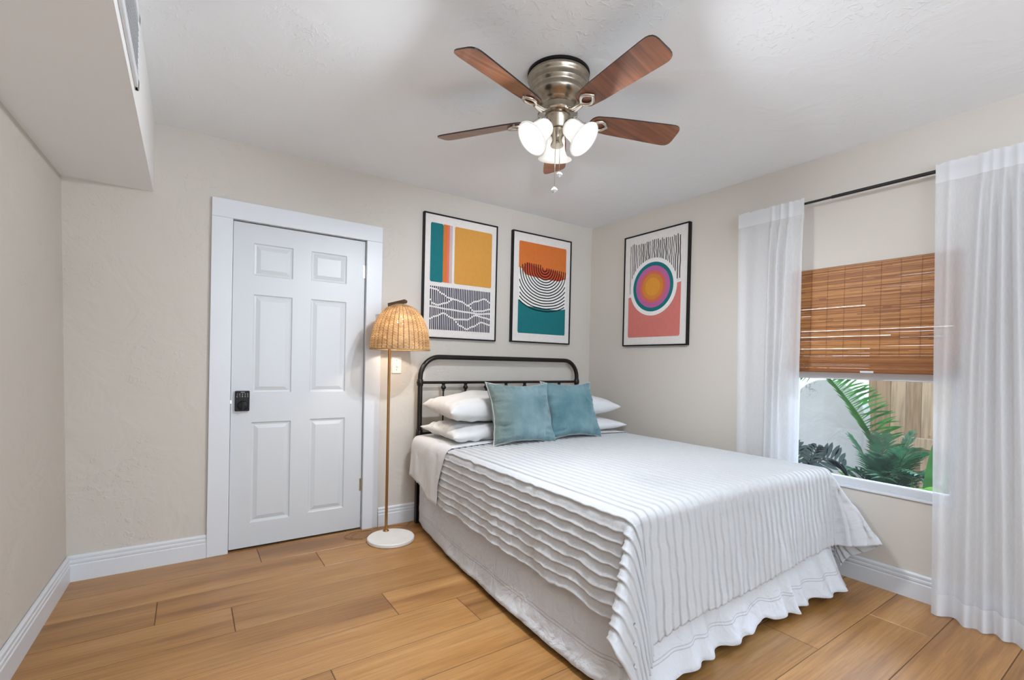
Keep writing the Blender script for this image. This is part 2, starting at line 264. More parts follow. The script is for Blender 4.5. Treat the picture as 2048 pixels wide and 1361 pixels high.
# ------------------------------------------------------------------ mesh helpers
class MB:
    def __init__(s): s.v = []; s.f = []; s.mi = []; s.uv = {}; s.at = []; s.cur = 0; s.a = 0.0
    def add(s, vs, fs, uvs=None):
        b = len(s.v); s.v += [tuple(x) for x in vs]
        for f in fs: s.f.append([b+i for i in f]); s.mi.append(s.cur); s.at.append(s.a)
        if uvs:
            for i, q in enumerate(uvs): s.uv[b+i] = q
    def box(s, x0, x1, y0, y1, z0, z1):
        s.add([(x, y, z) for z in (z0, z1) for y in (y0, y1) for x in (x0, x1)],
              [(0, 2, 3, 1), (4, 5, 7, 6), (0, 1, 5, 4), (2, 6, 7, 3), (0, 4, 6, 2), (1, 3, 7, 5)])
    def obox(s, M_, sx, sy, sz):
        s.add([M_ @ Vector((x, y, z)) for z in (-sz/2, sz/2) for y in (-sy/2, sy/2) for x in (-sx/2, sx/2)],
              [(0, 2, 3, 1), (4, 5, 7, 6), (0, 1, 5, 4), (2, 6, 7, 3), (0, 4, 6, 2), (1, 3, 7, 5)])
    def grid(s, P, nu, nv, uv=None, closeu=False):
        vs = []; us = []
        for j in range(nv+1):
            for i in range(nu if closeu else nu+1):
                vs.append(P(i/nu, j/nv)); us.append(uv(i/nu, j/nv) if uv else (i/nu, j/nv))
        W = nu if closeu else nu+1; fs = []
        for j in range(nv):
            for i in range(nu):
                i2 = (i+1) % W if closeu else i+1
                fs.append((j*W+i, j*W+i2, (j+1)*W+i2, (j+1)*W+i))
        s.add(vs, fs, us)
    def tube(s, pts, r, n=10, caps=True, squash=1):
        pts = [Vector(p) for p in pts]; rs = r if isinstance(r, (list, tuple)) else [r]*len(pts)
        ref = None; vs = []
        for i, p in enumerate(pts):
            t = (pts[min(i+1, len(pts)-1)]-pts[max(i-1, 0)]).normalized()
            if ref is None:
                ref = Vector((0, 0, 1)) if abs(t.z) < .9 else Vector((1, 0, 0))
            a = (ref - t*ref.dot(t)).normalized(); ref = a; b = t.cross(a)
            for k in range(n):
                th = 2*pi*k/n; vs.append(p + a*cos(th)*rs[i]*squash + b*sin(th)*rs[i])
        fs = [(j*n+k, j*n+(k+1) % n, (j+1)*n+(k+1) % n, (j+1)*n+k) for j in range(len(pts)-1) for k in range(n)]
        if caps: fs += [tuple(range(n-1, -1, -1)), tuple(range((len(pts)-1)*n, len(pts)*n))]
        s.add(vs, fs)
    def lathe(s, prof, c=(0, 0, 0), n=40, M_=None, caps=False):
        """prof: list of (r, z)"""
        M_ = M_ or Matrix.Translation(c)
        vs = [M_ @ Vector((r*cos(2*pi*k/n), r*sin(2*pi*k/n), z)) for r, z in prof for k in range(n)]
        fs = [(j*n+k, j*n+(k+1) % n, (j+1)*n+(k+1) % n, (j+1)*n+k) for j in range(len(prof)-1) for k in range(n)]
        if caps: fs += [tuple(range(n-1, -1, -1)), tuple(range((len(prof)-1)*n, len(prof)*n))]
        s.add(vs, fs)
    def prism(s, poly, M_, h):
        n = len(poly); vs = [M_ @ Vector((x, y, 0)) for x, y in poly] + [M_ @ Vector((x, y, h)) for x, y in poly]
        s.add(vs, [tuple(range(n-1, -1, -1)), tuple(range(n, 2*n))] + [(i, (i+1) % n, n+(i+1) % n, n+i) for i in range(n)])
    def build(s, name, mats, parent=None, smooth=False, bevel=0, solid=0, sub=0, loc=None, attr=None, angle=None):
        me = bpy.data.meshes.new(name); me.from_pydata(s.v, [], s.f)
        for m in (mats if isinstance(mats, (list, tuple)) else [mats]): me.materials.append(m)
        me.polygons.foreach_set('material_index', s.mi)
        if s.uv:
            l = me.uv_layers.new(name='UVMap')
            for lp in me.loops: l.data[lp.index].uv = s.uv.get(lp.vertex_index, (0, 0))
        if attr:
            a = me.attributes.new(attr, 'FLOAT', 'FACE'); a.data.foreach_set('value', s.at)
        if smooth: me.polygons.foreach_set('use_smooth', [True]*len(me.polygons))
        o = bpy.data.objects.new(name, me); COL.objects.link(o)
        if smooth and angle:
            try: me.set_sharp_from_angle(angle=rad(angle))
            except Exception: pass
        if bevel: b = o.modifiers.new('bevel', 'BEVEL'); b.width = bevel; b.segments = 2; b.limit_method = 'ANGLE'
        if solid: b = o.modifiers.new('solid', 'SOLIDIFY'); b.thickness = solid; b.offset = 0
        if sub: b = o.modifiers.new('sub', 'SUBSURF'); b.levels = sub; b.render_levels = sub
        if parent:
            o.parent = parent
            o.matrix_parent_inverse = Matrix.Translation(-Vector(parent.location)) @ Matrix.Identity(4) if not parent.rotation_euler[2] else parent.matrix_basis.inverted()
        return o
def tag(o, label=None, cat=None, group=None, kind=None):
    if label: o['label'] = label
    if cat: o['category'] = cat
    if group: o['group'] = group
    if kind: o['kind'] = kind
    return o
def empty(name, loc, label=None, cat=None, group=None, kind=None):
    o = bpy.data.objects.new(name, None); COL.objects.link(o); o.location = loc; o.empty_display_size = .1
    return tag(o, label, cat, group, kind)
def struct(o, label, cat=None): return tag(o, label, cat, None, 'structure')
def smooth_interp(pts, x):
    """pts sorted (x, y); smoothstep interpolation"""
    if x <= pts[0][0]: return pts[0][1]
    for (a, b), (c, d) in zip(pts, pts[1:]):
        if x <= c:
            t = (x-a)/(c-a); t = t*t*(3-2*t); return b+(d-b)*t
    return pts[-1][1]
def lin(pts, x):
    if x <= pts[0][0]: return pts[0][1]
    for (a, b), (c, d) in zip(pts, pts[1:]):
        if x <= c: return b+(d-b)*(x-a)/(c-a)
    return pts[-1][1]
def nz(x, y=0, z=0): return noise.noise(Vector((x, y, z)))

# ------------------------------------------------------------------ setting
H, HS, XS, YR = 2.533, 2.141, -3.40, -7.9
def xl(y, z): return -3.7412 - .0304*(-y) - .044*z/2.14 + 0.0   # old left wall leans and flares a little
# floor planks
m = MB(); random.seed(4)
PW, Y0 = .2455, -.01
joints = {0: -2.85, 1: -2.548, 2: -3.335, 3: -3.037, 4: -2.378, 5: -2.07, 6: -2.75, 7: -3.3, 8: -2.2, 9: -.953, 10: -.407, 11: -1.62}
cols = []
for k in range(-1, 33):
    ya, yb = Y0-PW*k, Y0-PW*(k+1); ya = min(ya, .12)
    j = joints.get(k, random.uniform(-3, 0)); L = 1.83 if k not in (1,) else 1.83
    xs = []; x = j
    while x > -4.1: x -= L
    while x < .15: xs.append(x); x += L
    xs.append(x)
    for a, b in zip(xs, xs[1:]):
        a = max(a, -4.1); b = min(b, .15)
        if b-a < .02: continue
        g = .0018; c = .0012
        vs = [(a+g, yb+g, -.0015), (b-g, yb+g, -.0015), (b-g, ya-g, -.0015), (a+g, ya-g, -.0015), (a+g+c, yb+g+c, 0), (b-g-c, yb+g+c, 0), (b-g-c, ya-g-c, 0), (a+g+c, ya-g-c, 0)]
        m.add(vs, [(4, 5, 6, 7), (0, 1, 5, 4), (1, 2, 6, 5), (2, 3, 7, 6), (3, 0, 4, 7)])
        cols += [(random.random(), random.random(), random.random(), 1)]*5
m.cur = 1; m.box(-4.1, .15, YR-.1, .12, -.06, -.0016); cols += [(0, 0, 0, 1)]*6
fl = m.build('floor', [M_floor, M_grout])
ca = fl.data.color_attributes.new('plank', 'FLOAT_COLOR', 'CORNER')
for p in fl.data.polygons:
    for li in p.loop_indices: ca.data[li].color = cols[p.index]
struct(fl, 'wood-look plank floor running across the bedroom', 'floor')
m = MB(); m.box(-4.1, .15, YR-.1, .12, H, H+.08); struct(m.build('ceiling', M_ceil), 'white textured plaster ceiling around the fan', 'ceiling')
# back wall with the door hole
DL, DR, DT = -3.012, -2.183, 2.065
m = MB(); m.box(-4.0, DL, 0, .12, -.06, H); m.box(DR, .15, 0, .12, -.06, H); m.box(DL, DR, 0, .12, DT, H)
struct(m.build('wall_back', M_wall), 'greige trowelled plaster wall behind the bed and door', 'wall')
WY0, WY1, WZ0, WZ1 = -2.69, -1.865, .532, 1.84
m = MB(); m.box(0, .15, YR, WY0, -.06, H); m.box(0, .15, WY1, .0, -.06, H); m.box(0, .15, WY0, WY1, -.06, WZ0); m.box(0, .15, WY0, WY1, WZ1, H)
struct(m.build('wall_right', M_wallr), 'greige wall with the curtained window', 'wall')
m = MB()
vs = [(xl(y, z)-t, y, z) for t in (0, .12) for y, z in ((0, -.0), (YR, -.0), (YR, H), (0, H))]
m.add(vs, [(0, 1, 2, 3), (7, 6, 5, 4), (0, 4, 5, 1), (3, 2, 6, 7), (1, 5, 6, 2), (0, 3, 7, 4)])
struct(m.build('wall_left', M_wall), 'greige plaster wall at the left edge under the soffit', 'wall')
# unseen rear wall; its window opening is added to let fill light in
m = MB(); RA, RB, RC, RD = -3.3, -.2, .4, 2.42
m.box(-4.0, RA, YR, YR+.1, 0, H); m.box(RB, .0, YR, YR+.1, 0, H); m.box(RA, RB, YR, YR+.1, 0, RC); m.box(RA, RB, YR, YR+.1, RD, H)
struct(m.build('wall_rear', M_wall), 'greige wall behind the camera with an added opening for the fill light', 'wall')
# soffit
m = MB(); m.cur = 0
x0 = -3.95
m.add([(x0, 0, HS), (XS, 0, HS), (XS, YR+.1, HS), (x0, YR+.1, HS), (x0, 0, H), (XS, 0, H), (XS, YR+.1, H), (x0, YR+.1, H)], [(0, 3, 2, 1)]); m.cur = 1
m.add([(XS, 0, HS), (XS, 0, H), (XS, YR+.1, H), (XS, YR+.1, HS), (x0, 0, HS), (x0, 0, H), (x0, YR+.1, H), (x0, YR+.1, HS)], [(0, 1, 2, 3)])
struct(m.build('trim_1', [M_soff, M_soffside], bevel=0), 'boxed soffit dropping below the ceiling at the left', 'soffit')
# baseboards
BB = [(0, 0), (.016, 0), (.016, .086), (.0125, .09), (.0125, .094), (.015, .098), (.015, .108), (.011, .112), (.011, .117), (.0125, .121), (.0125, .129), (.007, .136), (0, .137)]
def baseboard(name, a, b, nrm, label, lean=0):
    m = MB(); a = Vector(a); b = Vector(b); nrm = Vector(nrm); n = len(BB)
    vs = [p + nrm*d + Vector((0, 0, z)) for p in (a, b) for d, z in BB]
    m.add(vs, [(i, i+1, n+i+1, n+i) for i in range(n-1)] + [(n-1, 0, n, 2*n-1), tuple(range(n-1, -1, -1)), tuple(range(n, 2*n))])
    struct(m.build(name, M_trim), label, 'baseboard')
baseboard('baseboard_back', (xl(0, 0)+.003, 0, 0), (DL-.108, 0, 0), (0, -1, 0), 'white ridged baseboard between left corner and door')
baseboard('baseboard_back.001', (DR+.113, 0, 0), (0, 0, 0), (0, -1, 0), 'white ridged baseboard behind lamp and headboard')
baseboard('baseboard_right', (0, -.016, 0), (0, YR+.1, 0), (-1, 0, 0), 'white ridged baseboard under the window')
baseboard('baseboard_left', (xl(0, 0), -.0, 0), (xl(-7.8, 0), -7.8, 0), (1, 0, 0), 'white ridged baseboard along the left wall')
baseboard('baseboard_rear', (-3.7, YR+.1, 0), (0, YR+.1, 0), (0, 1, 0), 'white baseboard along the rear wall')

# ------------------------------------------------------------------ door
door = empty('door_1', (-2.6, 0, 0), 'white six-panel door with black keypad lock in white casing', 'door', None, 'structure')
m = MB(); cw = .108
m.box(DL-cw, DL+.004, -.02, 0, 0, DT-.004); m.box(DR-.004, DR+cw, -.02, 0, 0, DT-.004); m.box(DL-cw, DR+cw, -.02, 0, DT-.004, DT+cw)
m.build('casing', M_trim, door, bevel=.003)
m = MB(); m.box(DL, DL+.004, .0, .12, 0, DT); m.box(DR-.004, DR, .0, .12, 0, DT); m.box(DL, DR, .0, .12, DT-.004, DT)
m.box(DL, DR, .055, .07, 0, DT); m.build('jamb', M_trim, door)
lx0, lx1, lz0, lz1, ly = DL+.008, DR-.007, .012, DT-.010, .012
# leaf with recessed moulded panels
P = [(-2.894, -2.662, 1.730, 1.936), (-2.550, -2.316, 1.742, 1.937), (-2.887, -2.664, .988, 1.610), (-2.550, -2.316, .988, 1.617), (-2.891, -2.660, .160, .797), (-2.540, -2.310, .180, .808)]
P = [(-2.892, -2.662, 1.733, 1.936), (-2.550, -2.317, 1.739, 1.936), (-2.889, -2.662, .988, 1.612), (-2.549, -2.316, .988, 1.614), (-2.891, -2.660, .163, .802), (-2.545, -2.312, .172, .806)]
m = MB()
xsL = (P[0][0], P[0][1]); m.box(lx0, lx1, ly+.012, ly+.036, lz0, lz1)
def ring(a, b, ya, yb):
    (x0, x1, z0, z1), (X0, X1, Z0, Z1) = a, b
    v = [(x0, ya, z0), (x1, ya, z0), (x1, ya, z1), (x0, ya, z1), (X0, yb, Z0), (X1, yb, Z0), (X1, yb, Z1), (X0, yb, Z1)]
    m.add(v, [(0, 1, 5, 4), (1, 2, 6, 5), (2, 3, 7, 6), (3, 0, 4, 7)])
# front face tiled around the panels
zc = [lz0, None, None, None, lz1]
rows = [(lz0, .90), (.90, 1.67), (1.67, lz1)]; mid = -2.604
pr = [(P[4], P[5]), (P[2], P[3]), (P[0], P[1])]
for (za, zb), (pa, pb) in zip(rows, pr):
    for (xa, xb), p in (((lx0, mid), pa), ((mid, lx1), pb)):
        ring((xa, xb, za, zb), p, ly, ly)
        def ins(p, d): return (p[0]+d, p[1]-d, p[2]+d, p[3]-d)
        ring(p, ins(p, .006), ly, ly+.007); ring(ins(p, .006), ins(p, .016), ly+.007, ly+.009)
        ring(ins(p, .016), ins(p, .040), ly+.009, ly+.0015)
        q = ins(p, .040); m.add([(q[0], ly+.0015, q[2]), (q[1], ly+.0015, q[2]), (q[1], ly+.0015, q[3]), (q[0], ly+.0015, q[3])], [(0, 1, 2, 3)])
for (a, b) in (((lx0, lz0), (lx1, lz0)), ((lx1, lz0), (lx1, lz1)), ((lx1, lz1), (lx0, lz1)), ((lx0, lz1), (lx0, lz0))):
    m.add([(a[0], ly, a[1]), (b[0], ly, b[1]), (b[0], ly+.02, b[1]), (a[0], ly+.02, a[1])], [(0, 1, 2, 3)])
m.build('door_leaf', M_door, door)
m = MB(); m.box(DL, DR, .03, .055, 0, .008); m.build('threshold', M_dark, door)
for z in (1.84, .32):
    m = MB(); m.lathe([(.0, -.048), (.006, -.045), (.006, .045), (0, .048)], (DR-.003, .004, z), 12); m.box(DR-.020, DR-.004, .009, .012, z-.044, z+.044)
    tag(m.build('hinge', M_nickl, door, True, angle=40), 'satin metal hinge')
k = MB(); k.box(-2.982, -2.903, ly-.022, ly, .877, 1.003)
kp = k.build('keypad_lock', M_key, door, bevel=.004); kp['label'] = 'black keypad deadbolt'
k = MB(); Mk = Matrix.Translation((-2.940, ly-.022, .912)) @ Matrix.Rotation(pi/2, 4, 'X')
k.lathe([(.030, 0), (.030, .006), (.027, .012), (.024, .014), (0, .014)], n=32, M_=Mk); k.obox(Mk @ Matrix.Translation((0, 0, .02)), .012, .048, .014)
k.build('thumb_turn', M_key, kp, True, angle=35)
mm = MB()
SEG = {'a': (0, 2, 1, 2), 'b': (1, 2, 1, 1), 'c': (1, 1, 1, 0), 'd': (0, 0, 1, 0), 'e': (0, 1, 0, 0), 'f': (0, 2, 0, 1), 'g': (0, 1, 1, 1)}
DIG = ['bc', 'abged', 'abgcd', 'fgbc', 'afgcd', 'afgedc', 'abc', 'abcdefg', 'abcdfg', 'abcdef']
for i, dg in enumerate(DIG):
    px_, pz_ = -2.974+.0145*(i % 5), .979-.014*(i//5)
    for g_ in dg:
        x0_, z0_, x1_, z1_ = [q*.004 for q in SEG[g_]]; mm.box(px_+min(x0_, x1_)-.0006, px_+max(x0_, x1_)+.0006, ly-.0228, ly-.0219, pz_+min(z0_, z1_)-.0006, pz_+max(z0_, z1_)+.0006)
for i in range(5): mm.box(-2.952+.0045*i, -2.949+.0045*i, ly-.0228, ly-.0220, .9935, .9965+.001*(i % 2))
mm.build('keypad_digits', M_keyt, kp)
m = MB(); m.box(DL+.001, DL+.012, .004, .02, .925, .945); m.build('latch_bolt', M_chrome, door)

# wall switch plate beside the lamp
sw = empty('light_switch', (-1.948, 0, 1.18), 'white wall switch plate between the lamp pole and the headboard', 'switch')
m = MB(); m.box(-1.985, -1.911, -.007, 0, 1.119, 1.241); m.build('cover_plate', M_plate, sw, bevel=.003)
m = MB(); m.box(-1.953, -1.943, -.016, -.006, 1.168, 1.192); m.build('toggle', M_plate, sw, bevel=.002)
for z in (1.215, 1.145):
    m = MB(); m.lathe([(.0035, 0), (.002, .0012), (0, .0012)], n=10, M_=Matrix.Translation((-1.948, -.007, z)) @ Matrix.Rotation(pi/2, 4, 'X')); m.build('screw', M_chrome, sw)

# supply register on the side of the soffit
vt = empty('air_vent', (XS, -1.75, 2.34), 'white supply register on the side of the soffit near the ceiling', 'vent')
m = MB(); ya, yb, za, zb = -2.0, -1.15, 2.185, 2.455; e_ = .035
m.box(XS, XS+.012, ya, yb, za, za+e_); m.box(XS, XS+.012, ya, yb, zb-e_, zb); m.box(XS, XS+.012, ya, ya+e_, za, zb); m.box(XS, XS+.012, yb-e_, yb, za, zb)
m.build('vent_frame', M_trim, vt, bevel=.003)
m = MB()
for i in range(9):
    z = za+.05+i*.0195; m.obox(Matrix.Translation((XS+.006, (ya+yb)/2, z)) @ Matrix.Rotation(rad(40), 4, 'Y'), .014, yb-ya-.07, .0015)
m.build('louvres', M_trim, vt)
m = MB(); m.box(XS+.0005, XS+.001, ya+e_, yb-e_-.004, za+e_+.004, zb-e_-.004); m.build('duct_shade', M_dark, vt)  # dark sheet painted in for the shade inside the duct

# ------------------------------------------------------------------ window
win = empty('window_1', (0.05, -2.28, WZ0), 'white single-hung window behind the bamboo blind', 'window', None, 'structure')
m = MB(); fx0, fx1, fw = .022, .075, .035
m.box(fx0, fx1, WY0, WY1, WZ0, WZ0+.042); m.box(fx0, fx1, WY0, WY1, WZ1-fw, WZ1); m.box(fx0, fx1, WY0, WY0+fw, WZ0+.042, WZ1-fw); m.box(fx0, fx1, WY1-fw, WY1, WZ0+.042, WZ1-fw)
m.build('window_frame', M_sash, win, bevel=.003)
m = MB(); m.box(.028, .060, WY0+fw, WY1-fw, 1.158, 1.205); m.box(.030, .05, WY1-fw-.22, WY1-fw-.02, 1.2, 1.212); m.build('meeting_rail', M_sash, win, bevel=.003)
m = MB(); m.box(.043, .047, WY0+fw, WY1-fw, WZ0+.042, 1.158); m.build('lower_pane', M_glass, win)
m = MB(); m.box(.053, .057, WY0+fw, WY1-fw, 1.205, WZ1-fw); m.build('upper_pane', M_glass, win)
m = MB(); m.box(-.012, .026, WY0-.0, WY1+.0, WZ0-.010, WZ0+.002); m.build('window_sill', M_trim, win, bevel=.002)
w2 = empty('added_rear_window', (-1.75, YR+.05, 1.45), 'added white window frame, unseen behind the camera, for fill light', 'window', None, 'structure')  # window invented out of view to go with the rear fill light
m = MB()
for x0_, x1_ in ((RA, RA+.05), (RB-.05, RB), (-1.775, -1.725)): m.box(x0_, x1_, YR+.02, YR+.08, RC, RD)
m.box(RA, RB, YR+.02, YR+.08, RC, RC+.05); m.box(RA, RB, YR+.02, YR+.08, RD-.05, RD)
m.build('window_frame', M_sash, w2)

# bamboo blind
bl = empty('bamboo_blind', (-.006, -2.28, 1.21), 'brown bamboo roll-up blind half lowered over the window', 'blind')
m = MB(); random.seed(11); z = 1.836; i = 0; by0, by1 = WY0+.004, WY1-.004
GAPS = [(1.59, .0026, .5, 1), (1.55, .0014, .85, 1), (1.455, .0022, 0, 1), (1.415, .0032, .35, 1), (1.405, .0012, 0, .3), (1.345, .0020, .4, 1), (1.30, .0012, 0, 1)]
while z > 1.268:
    h = random.uniform(.0038, .0068); m.a = random.random()
    if random.random() < .07: m.a = 0
    gp = None
    for g in GAPS:
        if z-h <= g[0] < z: gp = g
    segs = 20; xo = random.uniform(-.0012, .0012); wob = random.random()*9; base_a = m.a; pts0 = []
    for k_ in range(segs+1):
        y = by0 + (by1-by0)*k_/segs; pts0.append((y, .0008*nz(y*3, wob)))
    for k_, ((ya, da), (yb, db)) in enumerate(zip(pts0, pts0[1:])):
        fr_ = (k_+.5)/segs; cut = gp[1]*(.6+.8*abs(nz(fr_*7, wob))) if gp and gp[2] <= fr_ <= gp[3] else 0
        X0, X1 = -.010+xo, -.007+xo; b_ = z-h+cut; m.a = max(0, min(1, base_a + (-.7 if nz(fr_*4, wob*3.3) > .42 else 0)))
        m.add([(X0, ya, z+da), (X0, yb, z+db), (X0, yb, b_+db), (X0, ya, b_+da), (X1, ya, z+da), (X1, yb, z+db), (X1, yb, b_+db), (X1, ya, b_+da)],
              [(0, 3, 2, 1), (4, 5, 6, 7), (0, 1, 5, 4), (3, 7, 6, 2)])
    z -= h - .0002
m.build('slat_panel', M_bamboo, bl, attr='shade')
m = MB()   # gathered folds at the bottom
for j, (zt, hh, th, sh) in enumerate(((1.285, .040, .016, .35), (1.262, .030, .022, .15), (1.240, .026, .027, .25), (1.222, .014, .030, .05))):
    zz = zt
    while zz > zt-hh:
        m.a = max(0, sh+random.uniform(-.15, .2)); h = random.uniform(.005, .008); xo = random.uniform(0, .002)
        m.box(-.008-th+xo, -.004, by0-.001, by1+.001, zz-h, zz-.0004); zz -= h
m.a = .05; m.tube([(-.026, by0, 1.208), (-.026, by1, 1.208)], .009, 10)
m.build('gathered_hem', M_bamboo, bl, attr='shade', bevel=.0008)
for y in (-2.62, -2.53, -2.44, -2.35, -2.26, -2.17, -2.08, -1.99, -1.92):
    m = MB()
    for q_ in range(19): m.box(-.0122-.0004*(q_ % 2), -.0112, y-.0004, y+.0004, 1.262+q_*.03, 1.292+q_*.03)
    m.build('weave_string', M_bamboo, bl, attr='shade')
m = MB(); m.box(-.043, -.036, -2.335, -2.27, 1.200, 1.212); m.build('cord_clip', M_sash, bl, bevel=.002)

# curtains
rod = empty('curtain_rod', (-.09, -2.3, 2.237), 'thin black curtain rod above the window', 'rod')
m = MB(); m.tube([(-.09, -2.12, 2.238), (-.09, -3.20, 2.236)], .0095, 14); m.build('outer_tube', M_rod, rod, True, angle=40)
m = MB(); m.tube([(-.09, -1.565, 2.239), (-.09, -2.14, 2.238)], .0072, 14); m.build('inner_tube', M_rod, rod, True, angle=40)
for y in (-1.575, -3.17):
    m = MB(); m.box(-.09, -.0, y-.006, y+.006, 2.232, 2.244); m.box(-.006, 0, y-.015, y+.015, 2.20, 2.27); m.build('wall_bracket', M_rod, rod)
def curtain(name, label, y0t, y1t, y0b, y1b, zb, folds, seed, hem):
    """folds: (u_top, u_bottom, width, depth)"""
    top = 2.268
    def P_(u, t):   # t 0 bottom, 1 top
        s_ = 1-t
        y = (y0t+(y1t-y0t)*u)*t + (y0b+(y1b-y0b)*u)*s_
        x = 0
        for ut, ub, wd, dp in folds:
            c_ = ut*t+ub*s_ + .012*sin(3.5*s_+ut*9); wv_ = wd*(1+1.3*s_); g = exp(-((u-c_)/wv_)**2)
            env = .35+.65*min(1, s_*7) if t > .86 else 1
            env *= (.55+.45*min(1, s_*2.2))
            x -= 1.35*dp*g*env; y += -(u-c_)*g*.35*(y1t-y0t)*0
        x += .006*nz(u*5+seed, t*3) * (1 if t < .93 else .3)
        # the rod pocket hugs the rod
        z = zb(u)+(top-zb(u))*t
        if t > .94: x = x*.55
        zz = z
        if t > .985: zz += .010*nz(u*22+seed, 3)
        return (-.104 + x, y, zz)
    m = MB(); m.grid(P_, 260, 120, uv=lambda u, t: (u, t))
    o = m.build(name, M_sheer, None, True); return tag(o, label, 'curtain', 'sheer white curtain panels at the window')
curtain('curtain', 'left sheer white curtain panel, hanging behind the bed and covering window edge', -1.553, -1.976, -1.60, -1.99, lambda u: .03,
        [(.33, .30, .10, .014), (.556, .50, .028, .040), (.675, .62, .024, .046), (.79, .74, .030, .048), (.985, .97, .04, .022), (.02, .05, .05, .010), (.62, .86, .02, .012)], 1.0, 0)
curtain('curtain.001', 'right sheer white curtain panel, hanging to the floor at photo edge', -2.597, -3.20, -2.635, -3.22, lambda u: .004+.004*sin(u*20),
        [(.083, .07, .024, .034), (.287, .22, .024, .046), (.353, .33, .020, .046), (.42, .44, .020, .052), (.494, .55, .022, .054), (.575, .66, .024, .052), (.68, .76, .03, .05), (.80, .87, .03, .05), (.93, .96, .03, .04), (.16, .155, .05, -.012), (.01, .01, .03, .012)], 5.0, 0)
# ------------------------------------------------------------------ framed prints
CR = (.74, .70, .66)
def pm(n, c, rough=.7): return mat('print_'+n, c, rough, var=.03, vscale=30, spec=.08)
INK = dict(paper=pm('paper', CR), teal=pm('teal', (.018, .165, .175)), orange=pm('orange', (.62, .17, .04)), salmon=pm('salmon', (.66, .17, .12)), pinkg=pm('pink_grey', (.55, .44, .42)),
           yellow=pm('ochre', (.62, .30, .065)), navy=pm('navy_line', (.035, .035, .06)), black=pm('black_line', (.012, .012, .012)), red=pm('brick_red', (.50, .075, .03)),
           white=pm('white', (.80, .78, .75)), pink=pm('coral_pink', (.62, .19, .16)), mag=pm('magenta', (.46, .13, .30)), ored=pm('orange_red', (.60, .14, .10)), orng2=pm('mid_orange', (.60, .22, .05)), amber=pm('amber', (.68, .29, .045)))
INKL = list(INK); W_, H_ = .640, .940
class Art(MB):
    def __init__(s): super().__init__(); s.k = 0
    def ink(s, n): s.cur = INKL.index(n); s.k += 1; return s
    def poly(s, pts): s.add([(x*W_, -s.k*.00012, y*H_) for x, y in pts], [tuple(range(len(pts)))])
    def rrect(s, x0, x1, y0, y1, r=.02, wob=0):
        pts = []; rx, ry = r, r*W_/H_
        for cx, cy, a0 in ((x1-rx, y1-ry, 0), (x0+rx, y1-ry, 90), (x0+rx, y0+ry, 180), (x1-rx, y0+ry, 270)):
            for q in range(5): th = rad(a0+22.5*q); pts.append((cx+rx*cos(th), cy+ry*sin(th)))
        s.poly(pts)
    def stroke(s, pts, wd):
        """thick line, wd in metres"""
        n = len(pts); P_ = [Vector((x*W_, y*H_)) for x, y in pts]; L = []; R_ = []
        for i in range(n):
            t = (P_[min(i+1, n-1)]-P_[max(i-1, 0)]);
            if t.length < 1e-9: t = Vector((0, 1))
            t.normalize(); nn = Vector((-t.y, t.x))*wd/2; L.append(P_[i]+nn); R_.append(P_[i]-nn)
        s.add([(q.x, -s.k*.00012, q.y) for q in L+R_], [(i, i+1, n+i+1, n+i) for i in range(n-1)])
    def ell(s, cx, cy, r, n=64): s.poly([(cx+r*cos(2*pi*i/n)/W_, cy+r*sin(2*pi*i/n)/H_) for i in range(n)])
def art1(a):
    a.ink('yellow').rrect(.395, .935, .455, .935, .022); a.ink('pinkg').poly([(.31, .455), (.365, .455), (.365, .935), (.31, .935)])
    a.ink('salmon').poly([(.285, .455), (.325, .455), (.325, .935), (.285, .935)]); a.ink('orange').poly([(.235, .455), (.292, .455), (.296, .935), (.24, .935)])
    a.ink('teal').rrect(.072, .24, .452, .935, .022)
    B0, B1, C0, C1 = .072, .925, .062, .418
    cv = [[(0, .95), (.1, .93), (.2, .84), (.3, .76), (.42, .73), (.5, .70), (.62, .62), (.72, .5), (.85, .52), (1, .58)],
          [(0, .70), (.05, .6), (.12, .57), (.25, .63), (.38, .74)], [(.6, .62), (.75, .74), (.9, .82), (1, .74)],
          [(0, .53), (.3, .49), (.6, .46), (.8, .44), (1, .47)], [(0, .24), (.1, .31), (.22, .39), (.35, .3), (.5, .12), (.6, .05), (.7, .12), (.85, .24), (1, .19)],
          [(.38, .27), (.6, .28), (.75, .40), (.9, .36), (1, .33)]]
    a.ink('navy'); n = 34; random.seed(3)
    for i in range(n):
        u = (i+.5)/n; cuts = []
        for c_ in cv:
            if c_[0][0] <= u <= c_[-1][0]: y = smooth_interp(c_, u); cuts.append((y-.019, y+.019))
        cuts.sort(); y = 0; hw = .0044+.0010*random.random()
        for c0, c1 in cuts + [(1, 1)]:
            if c0-y > .01:
                x = B0+(B1-B0)*u; ya, yb = C0+(C1-C0)*y, C0+(C1-C0)*c0; j = .001*random.uniform(-1, 1)
                a.poly([(x-hw/W_, ya), (x+hw/W_, ya), (x+hw/W_+j, yb), (x-hw/W_+j, yb)])
            y = max(y, c1)
